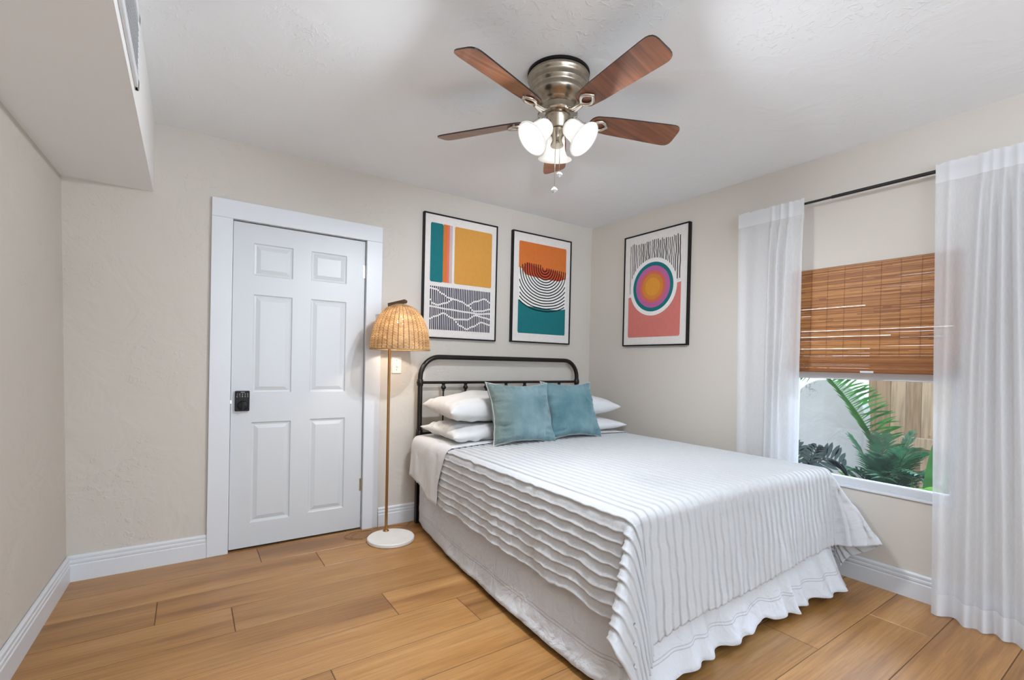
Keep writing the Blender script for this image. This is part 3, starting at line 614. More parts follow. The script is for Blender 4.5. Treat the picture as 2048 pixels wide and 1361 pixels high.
def art2(a):
    a.ink('teal').poly([(.10, .075), (.915, .075), (.925, .09), (.925, .335), (.80, .318), (.5, .318), (.25, .33), (.15, .36), (.09, .385), (.09, .09)])
    a.ink('white').poly([(.09, .385), (.15, .36), (.25, .33), (.5, .318), (.80, .318), (.925, .335), (.925, .62), (.09, .62)])
    top = [(.09, .68), (.14, .675), (.2, .62), (.5, .60), (.8, .60), (.87, .62), (.925, .63)]
    a.ink('orange').poly([(.10, .925), (.09, .91)] + top + [(.925, .91), (.915, .925)])
    a.ink('red').poly([(.15, .665), (.2, .715), (.24, .735), (.40, .705), (.5, .69), (.62, .70), (.75, .69), (.86, .655), (.9, .63), (.8, .60), (.6, .60), (.35, .61), (.2, .63)])
    a.ink('black')
    for k_ in range(1, 17):
        rx, ry = .038*k_, .0238*k_+.003; cx = .535; cyy = .70-.0015*k_; pts = []
        pw = .5 if k_ < 6 else .5-.012*(k_-5)
        lim = .445
        for q in range(49):
            th = pi+pi*q/48; x = rx*cos(th); y = -ry*abs(sin(th))**(pw*2)
            x2 = cx+x
            if x2 < .10 or x2 > .915: continue
            pts.append((x2, cyy+y+.003*nz(x2*9, k_*.3)))
        if k_ <= 10 and pts:
            up = .030*(1 if k_ > 1 else .3); tL = min(.735, cyy+up+.002*k_)
            pts = [(pts[0][0]-.002, tL-.0015*max(0, k_-8)*8)] + pts + [(pts[-1][0], cyy+.012)]
        if len(pts) > 2: a.stroke(pts, .0095)
def art3(a):
    cx, cy = .475, .515
    a.ink('pink').poly([(.085, .068), (.89, .068), (.905, .08), (.91, .525), (.07, .44), (.07, .08)])
    a.ink('black'); random.seed(8); n = 27
    for i in range(n):
        u = .08+.82*(i+.5)/n; y1 = .925+.01*random.uniform(-1, 1); dx = (u-cx)*W_
        base = .46 + .085*(u-.07)/.84 + .012
        lo = cy+math.sqrt(max(0, .238**2-dx*dx))/H_ if abs(dx) < .238 else base
        lo = max(lo, base); wob = random.random()*9
        pts = [(u+.012*nz(wob, q*.35), lo+(y1-lo)*q/10) for q in range(11)]
        a.stroke(pts, random.uniform(.005, .0095))
    a.ink('white').stroke([(.07, .447), (.3, .46), (.6, .50), (.91, .532)], .009)
    a.ink('white').ell(cx, cy, .241)
    for nme, r_ in (('teal', .207), ('mag', .175), ('ored', .135), ('orng2', .108), ('amber', .076)): a.ink(nme).ell(cx, cy, r_)
def framed(name, label, artf, loc, rotz):
    e_ = empty(name, (0, 0, 0), label, 'picture', 'framed abstract prints on the bedroom walls')
    fw_, dp = .0105, .034; m = MB(); ow, oh = W_+2*fw_, H_+2*fw_
    m.box(-fw_, 0, -dp, 0, -fw_, H_+fw_); m.box(W_, W_+fw_, -dp, 0, -fw_, H_+fw_); m.box(0, W_, -dp, 0, -fw_, 0); m.box(0, W_, -dp, 0, H_, H_+fw_)
    fr = m.build('frame', M_black, e_, bevel=.0012)
    a_ = Art(); a_.cur = 0; a_.box(0, W_, -.026, -.002, 0, H_)
    b_ = Art(); artf(b_); off = -.0262
    a_.k = 0
    base = len(a_.v); a_.v += [(x, y+off, z) for x, y, z in b_.v]; a_.f += [[i+base for i in f] for f in b_.f]; a_.mi += b_.mi; a_.at += b_.at
    a_.build('print', [INK[k] for k in INKL], e_)
    e_.location = loc; e_.rotation_euler = (0, 0, rotz); return e_
framed('framed_print', 'black-framed print with ochre and teal blocks over broken navy stripes, left of three', art1, (-1.763+.0105, 0, 1.399+.003), 0)
framed('framed_print.001', 'black-framed print with orange top, nested black arcs and teal base', art2, (-.946+.0105, 0, 1.407), 0)
framed('framed_print.002', 'black-framed print with concentric rainbow circle over coral pink, right of the corner', art3, (0, -.452-.0105, 1.394), -pi/2)

# ------------------------------------------------------------------ floor lamp
lp = empty('floor_lamp', (-2.078, -.30, 0), 'brass floor lamp with dome rattan shade and round marble base', 'lamp')
BC = (-2.078, -.305)
m = MB(); m.lathe([(0, .0), (.150, .0), (.155, .004), (.155, .020), (.151, .025), (0, .025)], (BC[0], BC[1], 0), 64); m.build('base', M_marble, lp, True, angle=30)
PX, PY = -2.072, -.190
m = MB(); m.tube([(PX, PY, .025), (PX, PY, 1.60)], .0095, 14); m.build('pole', M_brass, lp, True, angle=40)
m = MB(); m.lathe([(.020, .025), (.020, .031), (.012, .036), (.0, .036)], (PX, PY, 0), 24); m.build('pole_collar', M_brass, lp, True)
SCX, SCY, SR = -2.022, -.262, .198
m = MB(); A_ = Vector((PX, PY, 1.600)); B_ = Vector((SCX+.012, SCY-.012, 1.618)); dr = (B_-A_).normalized()
rotm = Matrix.Translation((A_+B_)/2) @ dr.to_track_quat('X', 'Z').to_matrix().to_4x4()
m.obox(rotm, (B_-A_).length+.03, .018, .026); m.tube([A_-Vector((0, 0, .05)), A_+Vector((0, 0, .012))], .011, 12)
m.lathe([(0, -.013), (.013, -.013), (.013, .013), (0, .013)], n=16, M_=Matrix.Translation(B_+dr*.01) @ Matrix.Rotation(atan2(dr.y, dr.x), 4, 'Z') @ Matrix.Rotation(pi/2, 4, 'X'))
m.build('arm', M_bronze, lp, bevel=.001)
prof = [(0, .312), (.03, .311), (.06, .303), (.09, .288), (.12, .262), (.145, .228), (.165, .188), (.180, .145), (.190, .1), (.196, .055), (.199, .0)]
nr, NT, NZ = 34, 204, 96
def spr(t):
    f_ = t*(len(prof)-1); i = min(int(f_), len(prof)-2); q = f_-i; return (prof[i][0]*(1-q)+prof[i+1][0]*q, prof[i][1]*(1-q)+prof[i+1][1]*q)
m = MB(); vs = []
random.seed(6); rowr = [random.random() for _ in range(NZ+1)]
for j in range(NZ+1):
    t = .13 + .87*j/NZ; r_, z_ = spr(t)
    for i in range(NT):
        th = 2*pi*i/NT; wv = cos(nr*th/1 + pi*(j//2 % 2))*.0036 ; wv += .0012*(1 if (j % 2) else -1)
        rr = r_ + wv*min(1, r_/.08) + .0022*nz(th*3, j*.5)
        vs.append((SCX+rr*cos(th), SCY+rr*sin(th), 1.288+z_+.0012*nz(th*8, j*.9, 2)))
m.v = vs
for j in range(NZ):
    for i in range(NT):
        rib = (i % 6) == 0
        if not rib and j > 12 and random.random() < .022: continue
        m.f.append([j*NT+i, (j+1)*NT+i, (j+1)*NT+(i+1) % NT, j*NT+(i+1) % NT]); m.mi.append(0)
        patch = .5+.55*nz(i*.06, j*.10, 4)+.25*nz(i*.35, j*.8, 1)
        m.at.append(0.0 if rib else max(0, min(1, .25+.75*patch*(.75+.5*rowr[j]))))
sh = m.build('lamp_shade', M_wick, lp, True, attr='shade')
m = MB(); m.tube([(SCX+.200*cos(2*pi*i/48), SCY+.200*sin(2*pi*i/48), 1.289) for i in range(49)], .0045, 8, caps=False)
m.at = [.75]*len(m.f); m.build('shade_rim', M_wick, sh, True, attr='shade')
m = MB(); m.a = .75; m.lathe([(0, .320), (.034, .317), (.058, .309), (.06, .300)], (SCX, SCY, 1.284), 32); m.build('shade_cap', M_wick, sh, True, attr='shade')
m = MB(); m.lathe([(0, 0), (.012, 0), (.016, .03), (.012, .05), (0, .05)], (SCX, SCY, 1.55), 16); m.build('bulb_socket', M_brass, lp, True)
m = MB(); m.lathe([(0, -.045), (.018, -.041), (.029, -.02), (.03, 0), (.022, .025), (.013, .045), (.0, .05)], (SCX, SCY, 1.505), 20); m.build('bulb', M_bulb, lp, True)
lamp('floor_lamp_light', 'POINT', (SCX, SCY, 1.46), 8.0, (1, .89, .74), .03)
m = MB()
cp = [(-2.02, -.055), (-2.08, -.04), (-2.15, -.05), (-2.20, -.035), (-2.27, -.04), (-2.325, -.085), (-2.325, -.13), (-2.295, -.165), (-2.25, -.19), (-2.19, -.16), (-2.15, -.10), (-2.14, -.06), (-2.20, -.05), (-2.26, -.075), (-2.29, -.12), (-2.28, -.155), (-2.24, -.18), (-2.235, -.20)]
def catmull(P_, n=8):
    out = []
    for i in range(len(P_)-1):
        p0, p1, p2, p3 = [Vector(P_[max(0, min(len(P_)-1, k_))]) for k_ in (i-1, i, i+1, i+2)]
        for q in range(n):
            t = q/n; out.append(.5*((2*p1)+(p2-p0)*t+(2*p0-5*p1+4*p2-p3)*t*t+(3*p1-p0-3*p2+p3)*t**3))
    out.append(Vector(P_[-1])); return out
m.tube([(p.x, p.y, .004+.0015*sin(i*.3)) for i, p in enumerate(catmull(cp))], .0022, 6)
m.tube([(p.x, p.y, .004) for p in catmull([(-2.02, -.055), (-1.97, -.04), (-1.93, -.06), (-1.88, -.095), (-1.85, -.045), (-1.81, -.035)])], .0022, 6)
m.build('power_cord', M_cord, lp, True)

# ------------------------------------------------------------------ bed
bed = empty('bed', (-1.0, -1.2, 0), 'queen bed with dark metal spindle headboard standing against the back wall', 'bed')
HY = -.07; hx0, hx1 = -1.787, -.222
hb = MB(); R_ = .155; zt = 1.247
path = [(hx0, HY, .70), (hx0, HY, zt-R_)] + [(hx0+R_-R_*cos(th), HY, zt-R_+R_*sin(th)) for th in [pi/2*i/10 for i in range(1, 11)]]
path += [(hx1-R_+R_*sin(th), HY, zt-R_+R_*cos(th)) for th in [pi/2*i/10 for i in range(0, 11)]] + [(hx1, HY, .70)]
hb.tube(path, .0185, 16)
for x in (hx0, hx1): hb.box(x-.019, x+.019, HY-.018, HY+.018, 0, .70)
hbd = hb.build('headboard', M_iron, bed, True, angle=40)
m = MB(); m.tube([(hx0, HY, 1.052), (hx1, HY, 1.052)], .0105, 12); m.build('upper_rail', M_iron, hbd, True, angle=40)
m = MB(); m.tube([(hx0, HY, .668), (hx1, HY, .668)], .0105, 12); m.build('lower_rail', M_iron, hbd, True, angle=40)
for x in (hx0, hx1):
    for z in (1.052, .668):
        m = MB(); m.lathe([(.0185, -.026), (.0235, -.02), (.0225, -.013), (.026, -.006), (.026, .006), (.0225, .013), (.0235, .02), (.0185, .026)], (x, HY, z), 16); m.build('rail_casting', M_iron, hbd, True)
for i in range(7):
    m = MB(); m.lathe([(0, 0), (.006, .0), (.004, .0035), (0, .004)], n=8, M_=Matrix.Translation((hx0, HY-.018, .62-i*.055)) @ Matrix.Rotation(pi/2, 4, 'X')); m.build('bolt', M_chrome, hbd)
for i in range(7):
    x = -1.594+i*.1935
    m = MB(); m.tube([(x, HY, .668), (x, HY, 1.045)], .0062, 10); sp_ = m.build('spindle', M_iron, hbd, True, angle=40)
    m = MB(); m.lathe([(.0065, -.048), (.011, -.045), (.011, -.040), (.008, -.036), (.0175, -.028), (.021, -.019), (.018, -.010), (.011, -.003), (.014, .004), (.014, .010)], (x, HY, 1.032), 16); m.build('spindle_knob', M_iron, hbd, True)
MX0, MX1, MY0, MY1 = -1.80, -.255, -.13, -2.17
m = MB(); m.box(MX0, MX1, MY1, MY0, .34, .628); m.build('mattress', M_matt, bed, bevel=.04)
m = MB(); m.box(MX0, MX1, MY1+.0, MY0, .12, .335); m.build('bed_base', M_legs, bed, bevel=.01)
for x, y in ((-1.74, -2.14), (-1.02, -2.13), (-.31, -2.13), (-1.74, -1.1), (-.31, -1.1)):
    m = MB(); m.box(x-.03, x+.03, y-.03, y+.03, 0, .125); m.build('bed_leg', M_legs, bed, bevel=.003)

# the draped cloth model -------------------------------------------------
RE = .045
CX0, CX1, CYF = -1.815, -.245, -2.165     # inner edges where the cloth begins to turn down
def drape(u, v, top, leanL, leanR, leanF, cornL, cornR, wob=1.0, seed=0.0):
    """cloth coordinates (u across = x on top, v along = y on top) -> 3D point"""
    def prof_(s_, lean):
        q = RE*(pi/2-lean)
        if s_ < q: th = s_/RE; return RE*sin(th), RE*(1-cos(th))
        o0, d0 = RE*cos(lean), RE*(1-sin(lean)); t = s_-q
        return o0+t*sin(lean), d0+t*cos(lean)
    b_ = max(0, CYF-v); a_ = CX0-u if u < CX0 else (u-CX1 if u > CX1 else 0); left = u < CX0
    cx = CX0 if u < CX0 else (CX1 if u > CX1 else u); cy = max(v, CYF)
    crown = .018*(1-((u+1.03)/.80)**2) if abs(u+1.03) < .8 else 0
    zt_ = top + crown*(1-.5*max(0, min(1, b_*10)))
    if a_ == 0 and b_ == 0:
        zt_ += .0025*nz(u*4+seed, v*3)*wob; return Vector((u, v, zt_))
    r_ = hypot(a_, b_)
    if a_ == 0: dx, dy, lean = 0, -1, leanF + .03*nz(u*6+seed, 1.5)*wob; phi = 90
    elif b_ == 0: dx, dy, lean = (-1 if left else 1), 0, (leanL*(.25+.75*min(1, max(0, -v-.2)/1.3)) if left else leanR) + .05*min(1, -v/1.2)*nz(v*5+seed, 7.3)*wob; phi = 0
    else:
        ph = atan2(b_, a_); phi = math.degrees(ph); dx = (-cos(ph) if left else cos(ph)); dy = -sin(ph)
        base = (leanL if left else leanR)*(1-phi/90)+leanF*phi/90
        lean = base+(cornL if left else cornR)(phi)
        lean += (.05*nz(CYF*5+seed, 7.3)*(1-phi/90) + .03*nz(cx*6+seed, 1.5)*phi/90)*wob
    o, d = prof_(r_, lean)
    k_ = min(1, d/.3)
    ripple = k_*wob*(.010*nz((cx+a_*(-1 if left else 1)*.0)*11+seed, d*3, 1)+.006*nz(cx*26, d*5, 3)) if b_ and phi > 45 else (k_*wob*(.012*nz(cy*9+seed, d*4, 2)+.006*nz(cy*24, d*7, 3)) if a_ else 0)
    o += ripple
    return Vector((cx+dx*o, cy+dy*o, zt_-d))
def surf(us, vs_fn, nv, fn, disp=None):
    """us: list of u; vs_fn(u, t) -> v"""
    P_ = [[fn(u, vs_fn(u, j/nv)) for u in us] for j in range(nv+1)]
    V_ = [[vs_fn(u, j/nv) for u in us] for j in range(nv+1)]
    nu = len(us); m = MB(); out = []
    for j in range(nv+1):
        for i in range(nu):
            p = P_[j][i]
            if disp:
                h = disp(us[i], V_[j][i])
                if h:
                    a_ = P_[j][min(i+1, nu-1)]-P_[j][max(i-1, 0)]; b_ = P_[min(j+1, nv)][i]-P_[max(j-1, 0)][i]
                    n_ = a_.cross(b_)
                    if n_.length > 1e-12:
                        n_.normalize()
                        if n_.z < -.2 : n_ = -n_
                        if n_.dot(p-Vector((-1.03, -1.2, .2))) < 0: n_ = -n_
                        p = p+n_*h
            out.append(p)
    uv = [(us[i], V_[j][i]) for j in range(nv+1) for i in range(nu)]
    m.add(out, [(j*nu+i, j*nu+i+1, (j+1)*nu+i+1, (j+1)*nu+i) for j in range(nv) for i in range(nu-1)], uv)
    return m
# tucked bedspread
SP = .0455
def tuckh(u, v):
    k_ = math.floor(u/SP); f_ = (u/SP-k_)*SP
    h = .0068*(1-f_/SP) if f_ > .003 else .0068*(f_/.003)
    if f_ < .010: h += .0022*sin(pi*f_/.010)
    puff = .0012*sin(pi*(f_/SP))
    pk = .0022*nz(v*9+k_*3.1, k_*1.7)*sin(pi*min(1, f_/SP))
    return h+puff*.6+pk
us = []; u = -2.185
k0 = math.floor(-2.185/SP); k1 = math.ceil(.10/SP)
for k_ in range(k0, k1):
    for f_ in (0, .0015, .003, .0065, .010, .018, .027, .036): us.append(k_*SP+f_)
UL, UR = us[0], us[-1]
def cornL(phi): return .16*sin(rad(phi*2)) + .36*exp(-((phi-30)/13)**2) - .10*exp(-((phi-8)/7)**2)
def cornR(phi): return .10*sin(rad(phi*2)) + .46*exp(-((phi-76)/12)**2) - .05*exp(-((phi-45)/10)**2)
def hemF(u):   # how far the cloth reaches past the foot edge
    return smooth_interp([(-2.2, .52), (-1.85, .50), (-1.6, .47), (-1.1, .475), (-.7, .445), (-.35, .43), (-.1, .45), (.1, .44)], u) + .008*nz(u*9, 4)
def spread(u, v):
    # the side hem is uneven
    if u < CX0:
        s_ = .86+.14*smooth_interp([(-.2, .55), (-.9, .65), (-1.4, .9), (-2.2, 1.05)][::-1], v) + .035*nz(v*7, 9)
        u = CX0-(CX0-u)*s_
    k_ = max(0, min(1, (CX0-u)/.06)) if u < CX0 else 0
    k_ = max(k_, max(0, min(1, (CYF-v)/.12)), .15)
    u += k_*((.005 if u < CX0 else .010)*nz(u*7, v*9, 2)+.0055*nz(u*17, v*22, 5))
    return drape(u, v, .652, rad(9), rad(1), rad(7), cornL, cornR, 1.0)
NV = 250
m = surf(us, lambda u, t: -.40 + t*(CYF-hemF(u)+.40), NV, spread, tuckh)
cv_ = m.build('bedspread', M_cover, None, True, solid=.003)
tag(cv_, 'white bedspread with rows of fine stitched tucks draped over the bed', 'bedspread')
# flat sheet turned over at the head
us2 = [-2.23+i*.022 for i in range(int(2.30/.022)+1)]
def shv(u, t):
    d = max(0, CX0-u); end = -.70+.10*min(1, d/.3)*1.0 if u < CX0 else -.70-.03*nz(u*3, 5)
    return -.135+t*(end+.135)
def sheetf(u, v):
    s_ = 1
    if u < CX0: s_ = smooth_interp([(-.70, 1.0), (-.50, .98), (-.30, .80), (-.13, .74)], v); u = CX0-(CX0-u)*s_
    p = drape(u, v, .666, rad(9), rad(1), rad(7), cornL, cornR, 1.0, 0.0)
    k_ = max(0, min(1, (CX0-u)/.1)); p.x -= .012*k_ + .012*k_*max(0, nz(v*14, u*3)); p.z += .0025*nz(u*9, v*9)
    return p
m = surf(us2, shv, 40, sheetf); tag(m.build('bed_sheet', M_sheet, None, True, solid=.003), 'plain white sheet folded over bedspread at head of bed under pillows', 'sheet')
# bed skirt
pathS = [(-1.80, -.125, 0), (-1.87, -.52, 0), (-1.912, -1.0, 0), (-1.945, -1.5, 0), (-1.955, -1.9, 0), (-1.945, -2.13, 0), (-1.905, -2.235, .5), (-1.80, -2.285, 1), (-1.5, -2.295, 1), (-1.0, -2.275, 1), (-.6, -2.29, 1), (-.32, -2.33, 1), (-.235, -2.28, .5), (-.19, -2.1, 0), (-.17, -1.2, 0), (-.17, -.2, 0)]
pp = catmull([p for p in pathS], 26)
cum = [0]
for a_, b_ in zip(pp, pp[1:]): cum.append(cum[-1]+hypot(b_.x-a_.x, b_.y-a_.y))
LS = cum[-1]
def pat(s_):
    import bisect
    i = max(0, min(len(pp)-2, bisect.bisect(cum, s_)-1)); q = (s_-cum[i])/max(1e-9, cum[i+1]-cum[i]); p = pp[i].lerp(pp[i+1], q)
    t = (pp[i+1]-pp[i]); t.z = 0; t.normalize(); return p, Vector((t.y, -t.x, 0))
def skirt(s01, t):   # t: 0 hem, 1 top
    p, n_ = pat(s01*LS); g = max(0, min(1, p.z)); s_ = s01*LS
    if n_.dot(Vector((p.x+1.03, p.y+1.2, 0))) < 0: n_ = -n_
    top = Vector((max(-1.825, min(-.235, p.x)), max(-2.165, min(-.13, p.y)), 0))
    q = Vector((p.x, p.y, 0)).lerp(top, t**.75)
    hem = .030+.012*nz(s_*3, 2)
    if g > .05:
        hem = .035 + .030*smooth_interp([(-1.95, 0), (-1.5, 0), (-1.15, .3), (-1.02, 1.0), (-.93, .1), (-.7, 0), (-.5, .4), (-.35, .5), (-.25, 0)], p.x)*g + .010*nz(s_*9, 2)
    z = hem+(.42-hem)*t
    amp = .012*(1-t) + .030*g*(1-t)
    wv = nz(s_*(5+3*g), 3.3)*amp*1.2 + g*.015*(1-t)*sin(s_*2*pi/.16+8*nz(s_*3, 1)) + .003*nz(s_*22, t*6)
    zz = z + g*.010*nz(s_*8, 4)*(1-t)
    q = q+n_*wv; return (q.x, q.y, zz)
m = MB(); m.grid(skirt, 520, 26, uv=lambda s_, t: (s_*LS, t*.385))
tag(m.build('bed_skirt', M_skirt, None, True, solid=.0025), 'pale grey gathered bed skirt hanging below the bedspread to the floor', 'bed skirt')

# pillows ---------------------------------------------------------------
def pillow(name, label, cat, mtl, loc, rot, a_, b_, T, seed, p=.42, pinch=.10, wr=.006, group=None, sag=0, corner=1.0, trim=None, rad_cr=0):
    e_ = None
    m = MB(); n = 44; vs = []; fs = []; uv = []
    def pt(u, v, sgn):
        # u, v in -1..1
        x = a_*u*(1-pinch*(1-v*v)*abs(u)**2); y = b_*v*(1-pinch*(1-u*u)*abs(v)**2)
        th = T*(max(0, (1-abs(u)**2.2))*max(0, (1-abs(v)**2.2)))**p
        cr = 0
        ed = max(abs(u), abs(v))
        cr = wr*(nz(u*2.2+seed, v*2.2, seed)+.6*nz(u*5+seed, v*5, sgn)) * (1-ed**6)
        # radiating gathers near the left and bottom edges
        if rad_cr:
            g = max(0, (abs(u)-.45)/.55)*(1-abs(u)**8); cr += rad_cr*g*nz(seed+sgn, v*9, u*.8)*(1.3 if u < 0 else .7)
            g = max(0, (abs(v)-.45)/.55)*(1-abs(v)**8); cr += rad_cr*g*nz(seed+sgn+4, u*7, v*.8)
        z = sgn*(th+cr*min(1, th/T*3))
        z += sag*(-(u*u)*.5)
        return Vector((x+.004*nz(v*4+seed, u), y+.004*nz(u*4+seed, v), z))
    def q_(i): t = -1+2*i/n; return sin(t*pi/2)*.5+t*.5
    idx = {}
    for sgn in (1, -1):
        for j in range(n+1):
            for i in range(n+1):
                border = i in (0, n) or j in (0, n)
                if border and sgn == -1: idx[(sgn, i, j)] = idx[(1, i, j)]; continue
                idx[(sgn, i, j)] = len(vs); vs.append(pt(q_(i), q_(j), sgn)); uv.append(((q_(i)+1)/2, (q_(j)+1)/2))
        for j in range(n):
            for i in range(n):
                f_ = [idx[(sgn, i, j)], idx[(sgn, i+1, j)], idx[(sgn, i+1, j+1)], idx[(sgn, i, j+1)]]
                fs.append(f_ if sgn > 0 else f_[::-1])
    m.add(vs, fs, uv)
    Mx = Matrix.Translation(loc) @ rot.to_4x4()
    if trim is None:
        o = m.build(name, mtl, None, True); o.matrix_world = Mx; tag(o, label, cat, group)
        return o
    root = empty(name, (0, 0, 0), label, cat, group)
    o = m.build('cushion_cover', mtl, None, True); o.parent = root
    t_ = MB(); ring_ = [pt(q_(i), -1, 1) for i in range(n)] + [pt(1, q_(i), 1) for i in range(n)] + [pt(-q_(i), 1, 1) for i in range(n)] + [pt(-1, -q_(i), 1) for i in range(n)]
    # whip stitches: little loops around the seam
    tot = len(ring_); pts = []
    for i in range(tot):
        a1, b1 = ring_[i], ring_[(i+1) % tot]
        L_ = max(1, round((b1-a1).length/.0055))
        for s_ in range(L_):
            c_ = a1.lerp(b1, s_/L_); out_ = Vector((c_.x, c_.y, 0)).normalized()
            pts.append(c_)
            t_.tube([c_-out_*.007+Vector((0, 0, .006)), c_+out_*.003+Vector((0, 0, .003)), c_+out_*.003-Vector((0, 0, .003)), c_-out_*.007-Vector((0, 0, .006))], .0014, 4, caps=False)
    t_.tube(pts+[pts[0]], .0022, 5, caps=False)
    o2 = t_.build('whipstitch_edge', M_stitch, None, True); o2.parent = root
    root.matrix_world = Mx
    return root
E3 = lambda x, y, z: (Matrix.Rotation(rad(z), 3, 'Z') @ Matrix.Rotation(rad(y), 3, 'Y') @ Matrix.Rotation(rad(x), 3, 'X'))
GP = 'white pillows stacked against the headboard'
pillow('pillow', 'ivory pillow at bottom of left stack, lying on the sheet beside the bed post', 'pillow', M_pill, (-1.455, -.42, .731), E3(2, 0, 2), .37, .25, .064, 1.0, group=GP, wr=.018, sag=.0, rad_cr=.030)
pillow('pillow.001', 'ivory pillow on top of left stack, plump, below the leftmost spindles', 'pillow', M_pill, (-1.43, -.40, .893), E3(2, -1, -2), .38, .25, .098, 2.3, group=GP, wr=.014, sag=.0, rad_cr=.022)
pillow('pillow.002', 'white pillow at bottom of right stack, its tip showing beyond the teal cushions', 'pillow', M_pillw, (-.56, -.42, .729), E3(2, 0, -2), .365, .25, .060, 3.7, group=GP, wr=.010, sag=.0)
pillow('pillow.003', 'white pillow on top of right stack, its pointed end towards the room corner', 'pillow', M_pillw, (-.60, -.40, .882), E3(2, 1, 2), .365, .25, .092, 5.1, group=GP, wr=.008, sag=.0)
def stand(tilt, yaw, roll): return Matrix.Rotation(rad(yaw), 3, 'Z') @ Matrix.Rotation(rad(90-tilt), 3, 'X') @ Matrix.Rotation(rad(roll), 3, 'Z')
GC = 'dusty teal velvet cushions leaning on the pillows'
pillow('velvet_cushion', 'dusty teal velvet cushion with cream whipstitched edge, leaning in front on the left', 'cushion', M_velA, (-1.332, -.745, .872), stand(19, -3, -1), .252, .217, .080, 7.0, group=GC, pinch=.14, wr=.007, trim=1, rad_cr=.050, p=.40)
pillow('velvet_cushion.001', 'dusty teal velvet cushion behind and right of the whipstitched one, leaning', 'cushion', M_velB, (-.865, -.73, .876), stand(21, -2, -1), .238, .217, .072, 9.4, group=GC, pinch=.14, wr=.007, trim=1, rad_cr=.036, p=.40)

# ------------------------------------------------------------------ ceiling fan
FX, FY = -1.85, -1.70
fan = empty('ceiling_fan', (FX, FY, H), 'five-blade ceiling fan with walnut blades, nickel motor and three lit glass shades', 'ceiling fan')
m = MB(); m.lathe([(.10, 0), (.141, -.0005), (.141, -.012), (.1, -.012)], (FX, FY, H), 64); m.build('mounting_ring', M_black, fan, True, angle=30)
m = MB(); m.lathe([(.10, -.012), (.136, -.012), (.139, -.016), (.139, -.030), (.132, -.036), (.128, -.056), (.132, -.062), (.131, -.068), (.122, -.076), (.119, -.088), (.122, -.093), (.118, -.108), (.104, -.124), (.094, -.132), (.090, -.138), (.088, -.142), (.076, -.150), (.074, -.172), (.078, -.180), (.0, -.180)], (FX, FY, H), 72); m.build('motor_housing', M_nickel, fan, True, angle=50)
m = MB(); m.lathe([(.0, -.1802), (.088, -.1802), (.092, -.186), (.088, -.192), (.0, -.192)], (FX, FY, H), 48); m.build('flywheel', M_nickl, fan, True, angle=50)
m = MB(); m.lathe([(0, -.192), (.056, -.192), (.058, -.197), (.0555, -.2), (.0555, -.252), (.052, -.257), (.0, -.257)], (FX, FY, H), 48); sh_ = m.build('switch_housing', M_nickel, fan, True, angle=40)
m = MB(); m.lathe([(0, -.257), (.040, -.257), (.034, -.270), (.024, -.284), (.021, -.298), (.026, -.312), (.030, -.322), (.028, -.326), (0, -.326)], (FX, FY, H), 40); m.build('light_hub', M_nickel, fan, True, angle=50)
ZB = H-.185
def bladepoly():
    pts = []; L0, L1 = .155, .605
    up = [(L0, 0), (L0+.002, .014), (L0+.008, .028), (L0+.018, .038), (L0+.03, .044), (L0+.10, .052), (L0+.25, .059), (L1-.06, .065), (L1-.035, .065), (L1-.02, .062), (L1-.009, .055), (L1-.003, .045), (L1, .030)]
    return up + [(x, -y) for x, y in reversed(up)][:-1]
for kk in range(5):
    az = rad(-20+72*kk)
    Mb = Matrix.Translation((FX, FY, ZB-.012)) @ Matrix.Rotation(az, 4, 'Z') @ Matrix.Rotation(rad(-16), 4, 'X')
    bp_ = bladepoly(); m = MB(); n = len(bp_)
    m.cur = 0; m.add([Mb @ Vector((x, y, -.003)) for x, y in bp_], [tuple(range(n-1, -1, -1))])
    m.cur = 1; m.add([Mb @ Vector((x, y, -.003)) for x, y in bp_] + [Mb @ Vector((x, y, .003)) for x, y in bp_], [tuple(range(n, 2*n))] + [(i, (i+1) % n, n+(i+1) % n, n+i) for i in range(n)])
    bo = m.build('blade', [M_blade, M_bladeb], fan)
    # blade arm: neck sweeping out to an open loop under the blade
    m = MB(); Ma = Matrix.Translation((FX, FY, ZB)) @ Matrix.Rotation(az, 4, 'Z')
    m.tube([Ma @ Vector(p) for p in ((.070, .008, -.004), (.095, .010, -.016), (.12, .008, -.026), (.15, .004, -.026), (.17, .0, -.024))], [.010, .010, .010, .011, .012], 8, squash=.7)
    m.tube([Ma @ Vector(p) for p in ((.070, -.008, -.004), (.095, -.010, -.016), (.12, -.008, -.026), (.15, -.004, -.026), (.17, .0, -.024))], [.010, .010, .010, .011, .012], 8, squash=.7)
    loop = [(.165, 0), (.185, .020), (.205, .027), (.222, .020), (.230, .012), (.242, 0), (.230, -.012), (.222, -.020), (.205, -.027), (.185, -.020), (.165, 0)]
    m.tube([Mb @ Vector((x, y, -.0095)) for x, y in loop], .0082, 8)
    for x, y in ((.205, .026), (.205, -.026), (.240, 0)): m.lathe([(.008, -.012), (.008, -.003)], n=12, M_=Mb @ Matrix.Translation((x, y, 0)), caps=True)
    m.build('blade_bracket', M_nickl, bo, True, angle=60)
